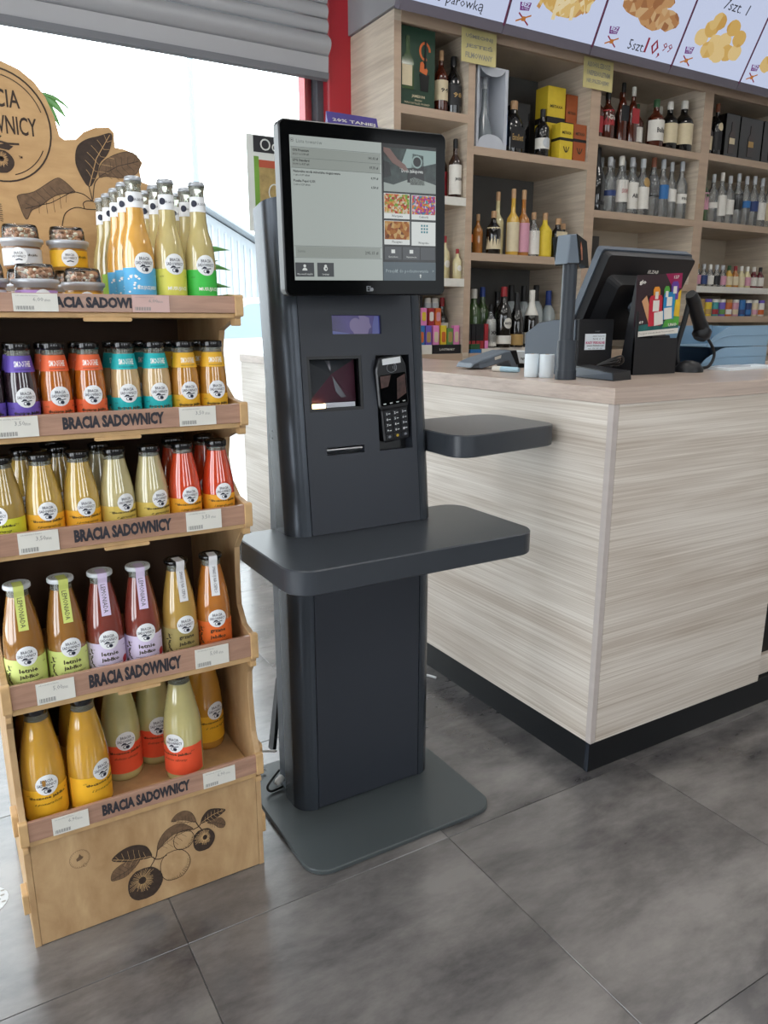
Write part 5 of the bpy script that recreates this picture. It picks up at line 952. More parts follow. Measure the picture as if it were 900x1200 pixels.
for i, x in enumerate((2.372, 2.420)): spirit('spray_can', 'c', x, 3.54, 1.0453, .29, .022, 'c_silver', 'l_white', cat='can', label=f'silver spray can behind the flavour packs, {("left", "right")[i]} one', group='spray cans by the red column')
spirit('liquor_bottle', 's', 2.472, 3.545, 1.0453, .295, .036, 'g_wine', 'c_red', 'l_white', (.5 if False else .3, .55), 'CINZ', label='dark wine bottle with white label behind the flavour packs', group=g1)
for i, x in enumerate((2.572, 2.602, 2.632, 2.658, 2.690)):
    t = carton('slim_pack', x-.0125, x+.0125, 3.425, 3.44, 1.0453, .155, 'l_black' if i < 4 else 'l_red', f'slim {"black and red" if i < 4 else "bright red"} pack, {N_[i]} from left beside the small blue boxes', 'slim packs behind the counter'); MB().box(x-.0118, x+.0118, 3.4238, 3.425, 1.05, 1.11).build('print', 'l_red' if i < 4 else 'l_lpink', t)
for x0, x1, z, h, m, lb in ((2.565, 2.64, 1.0453, .02, 'l_blue', 'blue small box under the green one'), (2.645, 2.72, 1.0453, .022, 'l_white', 'white flat box beside the blue one'), (2.568, 2.63, 1.0656, .028, 'c_green', 'green small box on the blue one')): carton('small_box', x0, x1, 3.403, 3.4225, z, h, m, lb, 'small boxes behind the counter')
# menu screens
S('menu_white', '#ccd6f2', 1.0); S('menu_ink', '#2a2c40', .5); S('menu_red', '#a01540', .7); S('menu_purple', '#7a2a86', .8); S('menu_orange', '#c87a30', .8)
food('menu_fries', ['#e2c07a', '#ecd49a', '#d8ae60', '#c9965a'], 22, .9); food('menu_chicken', ['#b98250', '#cb9a66', '#a46c40', '#d6b080'], 26, .85); food('menu_nugget', ['#d9b060', '#e2c07a', '#cfa050'], 12, .9)
mat('screen_frame', '#6a6570', .4, bump=.02); mat('screen_gap', '#6a3150', .4); mat('bulkhead', '#8f8f92', .6, bump=.05)
struct('trim_2', MB().box(2.06, 5.69, 3.345, 3.91, 2.626, 3.39), 'bulkhead', 'grey bulkhead above the bottle shelving')
AT = math.radians(26.175); ca, sa = cos(AT), sin(AT)
def tv(x, v, d=0): return (x, 3.27-sa*v+d*ca, 2.617+ca*v+d*sa)      # d > 0 goes back into the screen
SEP = [2.03, 2.624, 3.214, 3.83, 4.44, 5.05, 5.66]
def tbox(x0, x1, v0, v1, d0, d1): q = MB().box(x0, x1, d0, d1, v0, v1); q.v = [tv(x, v, d) for x, d, v in q.v]; return q
for i in range(6):
    a, b_ = SEP[i], SEP[i+1]; H2 = .60
    t = thing('menu_screen', tv((a+b_)/2, 0), ('lit menu screen with sausage text at the left end', 'lit menu screen showing fries', 'lit menu screen with fried chicken priced 10,99', 'lit menu screen showing round nuggets', 'lit menu screen cut off at the right picture edge', 'lit menu screen beyond the right picture edge')[i], 'screen', 'menu screens above the shelving')
    tbox(a+.002, b_-.002, -.045, H2+.02, .004, .05).build('housing', 'screen_frame', t); tbox(b_-.009, b_+.0 -.002, -.01, H2+.01, -.003, .004).build('side_bezel', 'screen_gap', t)
    pn = tbox(a+.008, b_-.011, 0, H2, .0, .004).build('display', 'menu_white', t)
    fn = lambda x, v: tv(x, v, -.001); f2 = lambda x, v: tv(x, v, -.002); f3 = lambda x, v: tv(x, v, -.003)
    def blob(cx, cv, rx, rv, m, f=fn, n=14, jag=.12, rnd=random.Random(i)):
        q = MB().flat([(cx+rx*cos(k*2*PI/n)*(1+rnd.uniform(-jag, jag)), cv+rv*sin(k*2*PI/n)*(1+rnd.uniform(-jag, jag))) for k in range(n)], f); return q.build('food_picture', m, pn)
    if i == 0:
        q = MB(); fit(q, 'lub parówką', .30, .05, lambda x, v: fn(x+2.325, v+.034)); q.build('lettering', 'menu_ink', pn); blob(2.25, .22, .15, .07, 'menu_chicken')
    if i:
        x0 = (0, 2.68, 3.285, 3.88, 4.478, 5.09)[i]
        q = MB().flat([(x0+.008, .066), (x0+.062, .072), (x0+.066, .106), (x0-.002, .099)], fn, 0); fit(q, 'BEZ', .05, .018, lambda x, v: f2(x+x0+.034, v+.093), 1, bold=.03); fit(q, 'GLUTENU', .045, .009, lambda x, v: f2(x+x0+.036, v+.077), 1); q.build('badge', ['menu_purple', 'menu_white'], pn)
        q = MB(); stroke(q, [(x0, .02), (x0+.085, .056)], .007, fn, 0); stroke(q, [(x0+.006, .056), (x0+.08, .014)], .007, f2, 1); stroke(q, [(x0+.03, .035), (x0+.055, .037)], .02, f3, 0); q.build('crossed_cutlery_print', ['menu_orange', 'menu_red'], pn)
    if i == 1:
        rnd = random.Random(2); blob(2.95, .15, .16, .07, 'menu_fries')
        for k in range(14):
            x, v = 2.95+rnd.uniform(-.15, .15), .13+rnd.uniform(-.03, .06); an = PI/2+rnd.uniform(-.9, .9); q = MB(); stroke(q, [(x-.06*cos(an), v-.05*sin(an)), (x+.05*cos(an), v+.05*sin(an))], .022, lambda a_, b2: tv(a_, b2, -.0015-.0002*k)); q.build('food_picture', 'menu_fries' if k % 2 else 'menu_fry2', pn) if S('menu_fry2', '#f0dcae', .9) is None else None
    if i == 2:
        for cx, cv, rx, rv in ((3.42, .22, .10, .06), (3.56, .19, .11, .06), (3.66, .19, .09, .05), (3.52, .27, .14, .06)): blob(cx, cv, rx, rv, 'menu_chicken', lambda x, v: tv(x, v, -.001-.0003*rx*10))
        q = MB(); fit(q, '5szt.', .125, .046, lambda x, v: fn(x+3.515, v+.045), 0); fit(q, '10,', .125, .085, lambda x, v: fn(x+3.64, v+.054), 1, bold=.01); fit(q, '99', .075, .042, lambda x, v: fn(x+3.742, v+.071), 1); q.build('lettering', ['menu_ink', 'menu_red'], pn)
    if i == 3:
        for k, (cx, cv) in enumerate(((3.97, .16), (4.02, .21), (4.09, .15), (4.06, .25), (4.16, .17), (4.19, .24), (4.12, .11), (4.22, .12), (4.28, .13), (4.27, .20), (4.15, .10), (4.05, .11))): blob(cx, cv, .055, .042, 'menu_nugget' if k % 2 else 'menu_nug2', lambda x, v: tv(x, v, -.001-.0003*k), jag=.06) if S('menu_nug2', '#e9cb8c', .9) is None else None
        q = MB(); fit(q, '7szt. 1', .21, .05, lambda x, v: fn(x+4.15, v+.335), shear=.15); q.build('lettering', 'menu_ink', pn)
    if i == 4:
        for k, (cx, cv) in enumerate(((4.60, .12), (4.66, .16), (4.72, .12))): blob(cx, cv, .06, .045, 'menu_nugget', lambda x, v: tv(x, v, -.001-.0003*k))
# ---------------------------------------------------------------- till and things on the worktop
ZT = HT+.0003
mat('till_black', '#15161a', .4, bump=.05, bscale=500); mat('till_grey', '#4f5863', .45, bump=.05, bscale=400); mat('till_blue_grey', '#68737f', .4, bump=.03); mat('paper_white', '#dfe8ee', .7); mat('tray_blue', '#7e9bb2', .35, bump=.02); mat('cable_black', '#0d0d0f', .45)
# receipt printer
t = thing('receipt_printer', (1.74, 1.8, ZT), 'black receipt printer with its lit side painted grey and a white sticker', 'printer')
X0, X1, Y0, Y1 = 1.67, 1.818, 1.693, 1.925
MB().prism([(Y0, ZT), (Y1, ZT), (Y1, 1.172), (1.868, 1.204), (1.80, 1.213), (Y0, 1.2135)], X0+.004, X1, 'x', ch=.003).build('housing', 'till_black', t)
MB().prism([(Y0+.012, ZT), (Y1+.001, ZT), (Y1+.001, 1.170), (1.868, 1.202), (1.80, 1.211), (Y0+.012, 1.2115)], X0, X0+.006, 'x', ch=.001).build('painted_lit_side', 'till_grey', t)  # window light on this face painted as a lighter grey
st = MB().box(1.70, 1.785, Y0-.0012, Y0+.001, 1.124, 1.171).build('sticker', 'paper_white', t)
q = MB(); f_ = lambda a, b_: (a+1.7425, Y0-.0018, b_); fit(q, 'KASY FISKALNE', .078, .008, lambda a, b_: f_(a, b_+1.145), 1, bold=.03); fit(q, 'www.fiskalne.pl', .07, .006, lambda a, b_: f_(a, b_+1.136), 0, bold=.02); fit(q, 'tel. 32 00 00', .06, .004, lambda a, b_: f_(a, b_+1.128), 0); fit(q, 'SERWIS URZĄDZEŃ', .05, .005, lambda a, b_: f_(a+.012, b_+1.164), 0); fit(q, 'N E C T', .045, .005, lambda a, b_: f_(a+.012, b_+1.156), 0); q.build('lettering', ['ink', 'menu_sticker_pink'], st) if mat('menu_sticker_pink', '#c02a6a', .5) else None
q = MB(); fit(q, 'POSNET', .02, .004, lambda a, b_: (a+1.75, Y0-.0005, b_+1.178), 0, bold=.03); q.build('lettering', 'logo_grey', t)
# pole display
t = thing('pole_display', (1.535, 1.60, ZT), 'dark grey customer display on a pole', 'display')
def ov(cx, cy, rx, ry, n=14): return [(cx+rx*cos(2*PI*i/n), cy+ry*sin(2*PI*i/n)) for i in range(n)]
MB().prism(ov(1.540, 1.60, .029, .026), ZT, 1.155, 'z', smooth=True).build('base_collar', 'till_black2', t) if mat('till_black2', '#2a3038', .4) else None
MB().prism(ov(1.540, 1.60, .031, .028), ZT, 1.075, 'z', smooth=True).build('foot', 'till_black2', t); MB().prism(ov(1.535, 1.60, .021, .019), 1.15, 1.362, 'z', smooth=True).build('pole', 'till_black2', t)
MB().prism([(1.500, 1.356), (1.546, 1.358), (1.530, 1.432), (1.507, 1.430)], 1.575, 1.625, 'y', ch=.003).build('head', 'till_blue_grey', t)
hp = MB().add([(1.546, 1.575, 1.357), (1.605, 1.600, 1.350), (1.592, 1.600, 1.418), (1.530, 1.575, 1.432), (1.546, 1.67, 1.357), (1.612, 1.68, 1.350), (1.598, 1.68, 1.418), (1.530, 1.67, 1.432)], [(0, 1, 2, 3), (5, 4, 7, 6), (1, 5, 6, 2), (4, 0, 3, 7), (3, 2, 6, 7), (4, 5, 1, 0)]).build('display_panel', 'glossy_black', t)
S('pole_reflection', '#b45a1e', .5, vary=.8, vscale=60)  # orange reflection painted as glowing shapes on the black panel
MB().flat([(.2, .15), (.42, .2), (.5, .5), (.36, .85), (.22, .6)], lambda a, b_: (1.546+(.053)*a-.014*b_, 1.5745+.025*a-.0006, 1.357+.072*b_-.007*a)).flat([(.55, .45), (.68, .4), (.7, .75), (.58, .85)], lambda a, b_: (1.546+(.053)*a-.014*b_, 1.5745+.025*a-.0006, 1.357+.072*b_-.007*a)).build('painted_pole_reflection', 'pole_reflection', hp)
# paper rolls
for i, (x, y) in enumerate(((1.525, 1.725), (1.545, 1.683))):
    t = thing('paper_roll', (x, y, ZT), f'white till paper roll standing on end, {("left", "right")[i]} of two', 'paper roll', 'till rolls beside the pole display'); MB().lathe([(.006, 0), (.0205, 0), (.021, .001), (.021, .065), (.0205, .066), (.006, .066), (.006, .0)], 20, cx=x, cy=y, z=ZT, capb=False, capt=False).build('roll', 'paper_white', t); MB().lathe([(.0062, .001), (.0062, .0664), (.0045, .0664), (.0045, .001)], 12, cx=x, cy=y, z=ZT, capb=False, capt=False).build('core', 'rack_edge', t)
# flat reader with cable
t = thing('barcode_cradle', (1.66, 1.57, ZT), 'low dark grey scanner cradle lying in front of the printer', 'device')
MB().loft([[(1.60, 1.478, ZT), (1.695, 1.50, ZT), (1.70, 1.665, ZT), (1.625, 1.668, ZT)], [(1.602, 1.482, ZT+.022), (1.692, 1.502, ZT+.024), (1.695, 1.662, ZT+.034), (1.63, 1.664, ZT+.034)]]).build('body', 'till_black', t, .003)
MB().loft([[(1.5995, 1.482, ZT+.003), (1.602, 1.482, ZT+.003), (1.630, 1.662, ZT+.003), (1.6235, 1.662, ZT+.003)], [(1.6005, 1.486, ZT+.020), (1.604, 1.486, ZT+.020), (1.633, 1.658, ZT+.031), (1.629, 1.658, ZT+.031)]]).build('painted_lit_side', 'till_grey', t, .001)  # light falling on the long side painted as a grey facing
for k in range(3): MB().tube(spline([(1.66, 1.60, ZT+.035), (1.70+.01*k, 1.57, ZT+.045+.008*k), (1.735+.012*k, 1.60, ZT+.05-.006*k), (1.745, 1.66, ZT+.03), (1.76+.01*k, 1.68, ZT+.006)], 6), .0032, 6).build('cable', 'cable_black', t)
# till monitor (seen from behind) on its stand
t = thing('till_monitor', (2.03, 1.8, ZT), 'large black till monitor seen from behind on a thick stand', 'monitor')
e3 = Vector((1, 0, 0)); d3_ = Vector((0, .14, -.27)).normalized(); n3 = e3.cross(d3_)      # n3 points to the customer side, down
O3 = Vector((1.85, 1.80, 1.432))
if n3.y > 0: n3 = -n3
def pm(x, s, d): return tuple(O3+e3*x+d3_*s+n3*d)
def mprism(poly, d0, d1, ch, name, m, inset=0):
    rings = []
    n = len(poly); cx = sum(p[0] for p in poly)/n; cy = sum(p[1] for p in poly)/n
    rings.append([pm(x, s, d0) for x, s in poly]); rings.append([pm(cx+(x-cx)*(1-inset), cy+(s-cy)*(1-inset), d1) for x, s in poly])
    return MB().loft(rings).build(name, m, t, ch)
mprism(rrect(0, .425, 0, .31, .012, 3), -.012, .012, .002, 'front_bezel', 'till_grey'); mprism(rrect(.006, .419, .005, .305, .012, 3), .012, .04, .002, 'back_cover', 'till_black', .02); mprism(rrect(.04, .385, .07, .28, .02, 3), .04, .075, .003, 'back_bulge', 'till_black', .16)
MB().lathe([(.02, 0), (.02, .012), (.016, .014)], 16).xf(Matrix.Translation(Vector(pm(.17, .16, .07))) @ n3.to_track_quat('Z', 'Y').to_matrix().to_4x4()).build('pivot', 'till_grey', t)
q = MB(); fit(q, 'ELZAB', .05, .011, lambda a, b_: pm(.235+a, .055-b_, .0412), bold=.03); q.build('lettering', 'l_white', t)
MB().prism([(1.965, ZT), (2.135, ZT), (2.085, 1.165), (2.0, 1.165)], 1.70, 1.76, 'y', ch=.004).build('stand_foot', 'till_black', t); MB().prism([(1.70, 1.10), (1.76, 1.10), (1.80, 1.30), (1.76, 1.33)], 2.0, 2.085, 'x', ch=.003).build('stand_neck', 'till_black', t)
MB().box(1.90, 2.20, 1.76, 1.92, ZT, ZT+.02).build('stand_base', 'till_black', t, .004)
# advertising card in a stand
mat('ad_dark', '#2a121c', .3, coat=.4, vary=.2, vscale=6); mat('ad_red', '#b8283a', .35, vary=.15, vscale=30); mat('ad_blue', '#1f7fb4', .35, vary=.15, vscale=30); mat('ad_orange', '#d88a2a', .35); mat('ad_green', '#4f9a3c', .35, vary=.3, vscale=25); mat('ad_yellow', '#d2ac2c', .35, vary=.2, vscale=25); mat('ad_violet', '#5b3a8e', .35, vary=.2); mat('ad_gold', '#c8966e', .35); mat('ad_teal', '#1e5a58', .4, vary=.4, vscale=30); mat('ad_magenta', '#8a1648', .35, vary=.2)
t = thing('advert_card', (1.93, 1.63, ZT), 'colourful advertising card standing before the till monitor', 'card')
EX = Vector((.19, -.004, .012)); EZ = Vector((.016, .012, -.178)); OA = Vector((1.826, 1.622, 1.338))
def ad(a, b_, d=0): return tuple(OA+EX*a+EZ*b_+Vector((0, -1, 0))*d)
def adq(pts, d, m, nm='print'): MB().add([ad(a, b_, d) for a, b_ in pts], [tuple(range(len(pts)))]).build(nm, m, cd)
q = MB(); P4 = [(0, 0), (1, 0), (1, 1), (0, 1)]; q.loft([[ad(a, b_, 0) for a, b_ in P4], [ad(a, b_, -.004) for a, b_ in P4]]); cd = q.build('card', 'ad_dark', t)
adq([(.62, 0), (1, 0), (1, .25), (.78, .22)], .0004, 'ad_magenta'); adq([(0, .82), (1, .74), (1, .92), (0, .92)], .0005, 'ad_teal'); adq([(.82, .5), (1, .3), (1, .86), (.62, .88)], .0006, 'ad_green'); adq([(.9, .36), (1, .26), (1, .72), (.86, .7)], .0008, 'ad_yellow')
adq([(.12, .42), (.22, .33), (.38, .68), (.36, .8), (.30, .8)], .0009, 'ad_gold')
for x0, y0, w_, h_, m, mp_ in ((.36, .2, .15, .3, 'ad_orange', .12), (.60, .2, .13, .3, 'ad_green', .1), (.76, .13, .17, .3, 'ad_violet', .12), (.28, .34, .30, .5, 'ad_red', .18), (.60, .30, .26, .45, 'ad_blue', .15)):
    adq([(x0+.03, y0), (x0+w_-.03, y0), (x0+w_, y0+.05), (x0+w_, y0+h_), (x0+.01, y0+h_), (x0, y0+.05)], .0012+.0002*w_*10, m); adq([(x0+w_*.28, y0+.08), (x0+w_*.75, y0+.08), (x0+w_*.75, y0+.08+mp_), (x0+w_*.28, y0+.08+mp_)], .0017+.0003*w_*10, 'l_white')
adq([(.40, .62), (.60, .60), (.62, .82), (.42, .84)], .0026, 'l_white'); adq([(.62, .56), (.80, .55), (.82, .74), (.64, .75)], .0024, 'l_white')
adq([(0, .91), (1, .91), (1, 1), (0, 1)], .0009, 'l_white')
q = MB(); fit(q, 'glo', .15, .085, lambda a, b_: ad(a+.11, .12-b_, .002), 0, bold=.04); fit(q, 'UNO', .2, .055, lambda a, b_: ad(a+.84, .845-b_, .003), 0, bold=.04); fit(q, '127', .12, .05, lambda a, b_: ad(a+.86, .06-b_, .002), 0, bold=.03); fit(q, '69', .1, .05, lambda a, b_: ad(a+.13, .76-b_, .002), 0, bold=.03); fit(q, 'Ten wyrób tytoniowy szkodzi Twojemu zdrowiu', .8, .03, lambda a, b_: ad(a+.5, .955-b_, .0016), 1); q.build('lettering', ['l_white', 'ink'], cd)
MB().prism([(1.626, ZT), (1.685, ZT), (1.640, 1.33), (1.630, 1.33)], 1.84, 1.853, 'x', ch=.001).build('stand_leg', 'till_black', t); MB().box(1.84, 2.03, 1.626, 1.634, ZT, 1.157).build('stand_back', 'till_black', t)
# hand scanner on its holder with a curling cable
t = thing('hand_scanner', (2.168, 1.684, ZT), 'black hand scanner hanging in its holder with a curling cable', 'scanner')
MB().tube(spline([(2.134, 1.675, 1.292), (2.154, 1.679, 1.275), (2.19, 1.689, 1.235), (2.222, 1.694, 1.195), (2.238, 1.694, 1.172)], 4), [.016]*2+[.02]*2+[.022]*8+[.024]*4+[.026]*1, 10).build('grip', 'till_black', t)
MB().tube([(2.238, 1.694, 1.182), (2.228, 1.694, 1.16), (2.223, 1.694, 1.150)], [.029, .030, .02], 10).build('scan_head', 'till_black', t)
MB().tube(spline([(2.244, 1.694, 1.168), (2.289, 1.694, 1.13), (2.308, 1.694, 1.095), (2.284, 1.694, 1.06), (2.217, 1.689, ZT+.006), (2.13, 1.684, ZT+.005)], 7), .005, 8).build('cable', 'cable_black', t)
MB().tube(spline([(2.144, 1.704, ZT+.005), (2.134, 1.709, 1.12), (2.144, 1.699, 1.20), (2.154, 1.694, 1.262)], 5), .009, 8).build('holder_arm', 'till_black', t); MB().lathe([(.045, 0), (.045, .012), (.03, .03), (.012, .036)], 18, cx=2.12, cy=1.645, z=ZT).build('holder_base', 'till_black', t)
# letter trays
def tray(z, lb, dx):
    t = thing('letter_tray', (2.5, 1.85, z), lb, 'tray', 'stacked letter trays'); xa, xb = 2.285+dx, 2.66
    pr = rpoly([(xa, z), (xb, z), (xb, z+.072), (xa+.12, z+.070), (xa+.03, z+.03)], [.004, .004, .006, .03, .02], 4)
    for y in (1.735, 1.972): MB().prism(pr, y, y+.003, 'y').build('side_wall', 'tray_blue', t)
    MB().box(xa, xb, 1.738, 1.972, z, z+.003).build('floor_panel', 'tray_blue', t); MB().box(xb-.003, xb, 1.738, 1.972, z+.003, z+.070).build('end_wall', 'tray_blue', t); q = MB(); q.tube(spline([(xa+.02, 1.7335, z+.012), (xa+.1, 1.7335, z+.035), (xa+.2, 1.7335, z+.038), (xb, 1.7335, z+.038)], 5), .0016, 5); q.build('rib', 'tray_blue', t)
tray(ZT, 'lower pale blue letter tray of the stack', 0); tray(ZT+.0735, 'upper pale blue letter tray of the stack', .03)
t = thing('booklet', (2.4, 1.64, ZT), 'white booklets in clear sleeves before the letter trays', 'booklet'); MB().prism([(2.27, 1.60), (2.57, 1.64), (2.585, 1.725), (2.29, 1.70)], ZT, ZT+.010, 'z', ch=.001).build('pages', 'paper_white', t); MB().prism([(2.28, 1.61), (2.42, 1.63), (2.43, 1.69), (2.30, 1.685)], ZT+.010, ZT+.014, 'z').build('cover', 'gift_white', t)
# card terminal with paper roll on the left wing
t = thing('counter_terminal', (1.69, 2.15, ZT), 'grey card terminal lying tilted on the counter near the kiosk', 'terminal')
MB().prism(rpoly([(1.590, ZT+.006), (1.60, ZT+.022), (1.64, ZT+.036), (1.75, ZT+.062), (1.785, ZT+.06), (1.80, ZT+.02), (1.802, ZT), (1.778, ZT), (1.755, ZT+.026), (1.65, ZT+.004), (1.64, ZT), (1.632, ZT+.004)], .004, 2), 2.105, 2.195, 'y', ch=.004).build('body', 'till_blue_grey', t)
MB().prism([(1.76, ZT+.060), (1.787, ZT+.062), (1.803, ZT+.015), (1.79, ZT+.012)], 2.103, 2.197, 'y', ch=.001).build('dark_band', 'till_black', t); MB().prism(rpoly([(1.792, ZT+.018), (1.872, ZT+.012), (1.878, ZT+.05), (1.86, ZT+.058), (1.79, ZT+.058)], .008, 3), 2.11, 2.19, 'y', ch=.002).build('paper_housing', 'paper_white', t); MB().box(1.81, 1.868, 2.12, 2.19, ZT, ZT+.0125).build('foot', 'till_black', t)
q = MB(); fit(q, 'ingenico', .04, .012, lambda a, b_: (a+1.832, 2.1095, b_+ZT+.032), bold=.02); q.build('lettering', 'ink', t); MB().add([(1.69, 2.1035, ZT+.04), (1.72, 2.1035, ZT+.047), (1.718, 2.1035, ZT+.036), (1.692, 2.1035, ZT+.03)], [(0, 3, 2, 1)]).build('sticker', 'l_white', t)
t = thing('highlighter', (1.62, 1.90, ZT), 'pale blue marker lying beside the paper rolls', 'marker'); MB().tube([(1.60, 1.955, ZT+.0095), (1.615, 1.90, ZT+.0095), (1.618, 1.89, ZT+.0095)], [.0092, .0092, .007], 10).build('barrel', 'marker_blue', t) if mat('marker_blue', '#a8c8d8', .4) else None
MB().tube([(1.60, 1.955, ZT+.0095), (1.592, 1.985, ZT+.0095)], .0096, 10).build('cap', 'l_white', t)
# ---------------------------------------------------------------- outside the window
struct('ground_outside', MB().box(-20, 30, 4.08, 60, -.25, -.05), 'pavement', 'pale concrete forecourt outside the window')
t = thing('lamp_post', (2.56, 8, -.05), 'tall thin grey lamp post standing outside the window', 'lamp post'); mat('post_grey', '#8fa0a8', .5, bump=.02)
MB().lathe([(.05, 0), (.05, .05), (.033, .3), (.030, 6)], 12, cx=2.56, cy=8, z=-.05).build('post', 'post_grey', t); MB().lathe([(.12, 0), (.12, .04), (.06, .06)], 12, cx=2.56, cy=8, z=-.05).build('base', 'post_grey', t); MB().box(2.50, 3.1, 7.95, 8.05, 5.90, 5.98).build('lamp_arm', 'post_grey', t)
mat('clad_grey', '#a6adb3', .6, vary=.05); mat('roof_grey', '#8c939a', .6); mat('glass_dark', '#8fa0ac', .1); mat('car_white', '#d9dde0', .25, coat=.5); mat('tyre', '#1c1d20', .8)
t = thing('outside_building', (7.0, 14, -.05), 'low corrugated grey building beyond the forecourt', 'building')
MB().prism([(4.45, -.05), (7.6, -.05), (7.6, 1.56), (4.45, 3.2)], 14, 20, 'y').build('wall', 'clad_grey', t); r_ = MB().prism([(4.2, 3.36), (7.9, 1.43), (7.9, 1.47), (4.2, 3.40)], 13.7, 20.2, 'y').build('roof', 'roof_grey', t)
for i in range(25): MB().box(4.46+i*.12, 4.50+i*.12, 13.97, 14, -.02, 3.1-.5206*(i*.12+.1)).build('corrugation', 'clad_grey', t)
t = thing('parked_car', (3.25, 9.2, -.05), 'white car parked on the forecourt outside', 'car')
cb = rpoly([(1.80, 0.216), (1.75, 0.670), (2.00, 0.886), (2.65, 1.026), (3.20, 1.490), (4.15, 1.534), (4.85, 1.134), (5.40, 1.058), (5.50, 0.648), (5.45, 0.216)], .08, 3)
MB().prism(cb, 8.6, 10.2, 'y', ch=.06).build('body', 'car_white', t, .02); MB().prism([(2.77, 1.037), (3.27, 1.426), (3.70, 1.453), (3.70, 1.058)], 8.585, 8.64, 'y').build('side_window', 'glass_dark', t); MB().prism([(3.77, 1.058), (3.77, 1.453), (4.15, 1.447), (4.70, 1.134), (4.65, 1.080)], 8.585, 8.64, 'y').build('side_window', 'glass_dark', t)
for x in (2.50, 6.588): w_ = MB().lathe([(.2, 0), (.31, .02), (.32, .1), (.31, .2)], 20).xf(Matrix.Translation((x, 8.56, .27)) @ Matrix.Rotation(-PI/2, 4, 'X')).build('wheel', 'tyre', t)
# poster hung at the window
t = thing('window_poster', (1.64, 3.86, 1.7), 'poster with black top band hanging at the window beside the kiosk', 'poster')
mat('poster_white', '#d4d8d4', .5); mat('poster_black', '#23252a', .5); mat('poster_ochre', '#a08a58', .6, vary=.3, vscale=25); mat('poster_green', '#6f9a3a', .6, vary=.2); mat('poster_red', '#b0523a', .6)
MB().box(1.50, 1.86, 3.862, 3.868, 1.66, 2.115).build('board', 'poster_white', t)
MB().box(1.535, 1.86, 3.8595, 3.862, 2.035, 2.11).build('top_band', 'poster_black', t); MB().box(1.535, 1.56, 3.8595, 3.862, 1.70, 2.015).build('green_edge', 'poster_green', t); MB().box(1.56, 1.84, 3.8595, 3.862, 1.70, 2.0).build('picture', 'poster_ochre', t); MB().box(1.56, 1.84, 3.8585, 3.8595, 1.965, 2.0).build('red_band', 'poster_red', t)
q = MB(); fit(q, 'Odbierz', .25, .055, lambda a, b_: (a+1.695, 3.8588, b_+2.072), res=3); q.build('lettering', 'poster_white', t)
q = MB(); stroke(q, [(1.64+.03*cos(i*PI/8), 1.85+.04*sin(i*PI/8)) for i in range(16)], .006, lambda a, b_: (a, 3.8588, b_), 0, True); stroke(q, [(1.61, 1.80), (1.64, 1.83), (1.67, 1.80), (1.7, 1.83)], .006, lambda a, b_: (a, 3.8588, b_)); q.build('ornament', 'poster_white', t)
MB().tube([(1.68, 3.862, 2.11), (1.655, 3.86, 2.03)], .002, 5).build('cord', 'poster_white', t)
# leaflet box behind the kiosk monitor
mat('leaflet_purple', '#4a3f86', .4, vary=.1); mat('leaflet_red', '#b02a4a', .4)
t = thing('leaflet_holder', (1.75, 3.2, HT), 'clear leaflet holder with purple card behind the kiosk monitor', 'holder')
MB().box(1.665, 1.925, 3.295, 3.335, HT+.0005, HT+.012).build('foot', 'clear_plastic', t) if glass_mat('clear_plastic', (.85, .87, .88, 1)) else None
MB().box(1.665, 1.925, 3.31, 3.314, HT+.012, 2.055).build('back_plate', 'clear_plastic', t); MB().prism([(3.29, 2.056), (3.32, 2.056), (3.312, 2.118)], 1.665, 1.925, 'x').build('card', 'leaflet_purple', t); MB().box(1.675, 1.735, 3.2885, 3.2895, 2.058, 2.06).build('card_edge', 'leaflet_red', t)
q = MB(); fit(q, '20% TANIEJ', .22, .018, lambda a, b_: (a+1.80, 3.2985-.0+b_*.35-.0015, b_+2.083), bold=.02); q.build('lettering', 'l_white', t)
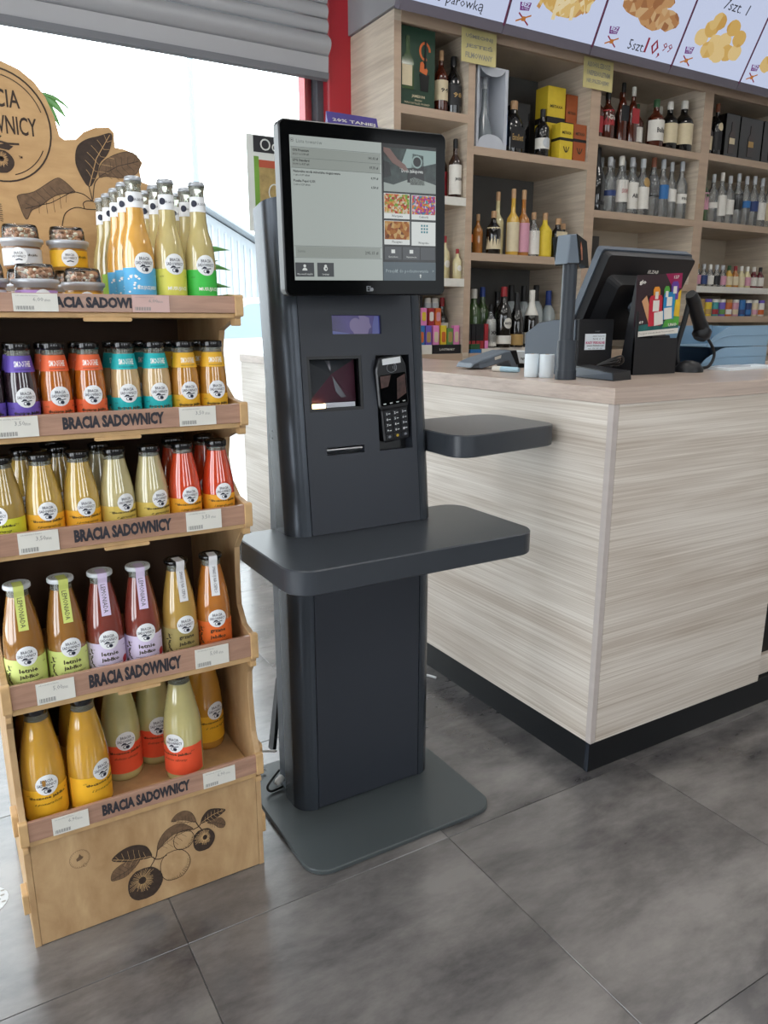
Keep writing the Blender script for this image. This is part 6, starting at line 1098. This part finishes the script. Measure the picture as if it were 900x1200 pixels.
# tall potted plant behind the rack, seen only at its leaf tips
mat('leaf_green', '#5a8a48', .45, vary=.25, vscale=12); mat('pot_grey', '#6d6f72', .6, bump=.1); mat('stem_brown', '#5b4a36', .8)
t = thing('potted_plant', (.80, 3.30, 0), 'tall potted plant behind the juice rack, leaf tips showing', 'plant')
MB().lathe([(.12, 0), (.14, .02), (.16, .3), (.165, .32), (.15, .32), (.145, .28)], 20, cx=.80, cy=3.30, z=0).build('pot', 'pot_grey', t); MB().tube(spline([(.80, 3.30, .26), (.80, 3.29, .9), (.62, 3.28, 1.5), (.45, 3.26, 1.97)], 6), [.02]*7+[.016]*6+[.012]*6, 8).build('stem', 'stem_brown', t)
def blade(p0, p1, sag, w_, face=None):
    p0, p1 = Vector(p0), Vector(p1); P = [p0.lerp(p1, k/8)+Vector((0, 0, 4*sag*(k/8)*(1-k/8))) for k in range(9)]; side = (p1-p0).cross(face or Vector((0, 0, 1))).normalized(); v = []
    for k, p in enumerate(P):
        ww = w_*sin(PI*min(1, .12+.88*k/8)); v += [p-side*ww, p+Vector((0, 0, ww*.25)), p+side*ww]
    f = []
    for k in range(8):
        for j in range(2): f.append((3*k+j, 3*k+j+1, 3*k+j+4, 3*k+j+3))
    q = MB().add(v, f, 0, True); ob = q.build('leaf', 'leaf_green', t); m_ = ob.modifiers.new('thick', 'SOLIDIFY'); m_.thickness = .0015
for p1, sag, w_ in (((.555, 3.2, 1.925), .03, .016), ((.535, 3.22, 1.895), .03, .016), ((.575, 3.16, 1.935), .03, .006), ((.38, 3.2, 1.8), .08, .02), ((.32, 3.4, 1.85), .08, .02)): blade((.45, 3.26, 2.0), p1, sag, w_, Vector((.3, .9, .3)))
for z_, p1, sag in ((1.42, (1.15, 3.2, 1.50), .06), (1.38, (1.16, 3.22, 1.42), .07), (1.30, (1.14, 3.18, 1.35), .06), (1.2, (.95, 3.0, 1.1), .08), (1.15, (.6, 3.1, 1.05), .08), (1.3, (.55, 3.4, 1.2), .08), (1.36, (1.115, 3.25, 1.46), .05)): blade((.74, 3.285, z_-.1), p1, sag, .03, Vector((.3, .85, .4)))
# loose white cables on the floor beside the plinth
t = thing('floor_cable', (1.40, 2.05, 0), 'thin white cable ends lying by the black plinth', 'cable'); MB().tube(spline([(1.30, 2.02, .004), (1.345, 2.05, .005), (1.375, 2.03, .006), (1.395, 2.0, .004)], 5), .004, 6).build('cable', 'white_plastic', t); MB().tube(spline([(1.28, 2.06, .004), (1.33, 2.08, .005), (1.37, 2.055, .005)], 5), .003, 6).build('cable', 'white_plastic', t)
# printed sticker on the floor at the left edge
t = thing('floor_sticker', (-.06, 1.70, 0), 'pale patterned sticker on the floor left of the rack', 'sticker')
mat('sticker_white', '#c9d0d6', .5)
MB().lathe([(.048, 0), (.048, .0006)], 24, cx=-.035, cy=1.62, z=.0003).build('sheet', 'sticker_white', t)
q = MB()
for k in range(30): a = k*2.4; r_ = .044*math.sqrt(k/30); q.flat([(-.035+r_*cos(a)+.005*cos(b_), 1.62+r_*sin(a)+.003*sin(b_)) for b_ in [i*PI/3 for i in range(6)]], lambda x, y: (x, y, .0012))
tag(q.build('pattern', 'tag_grey', t), kind='stuff')
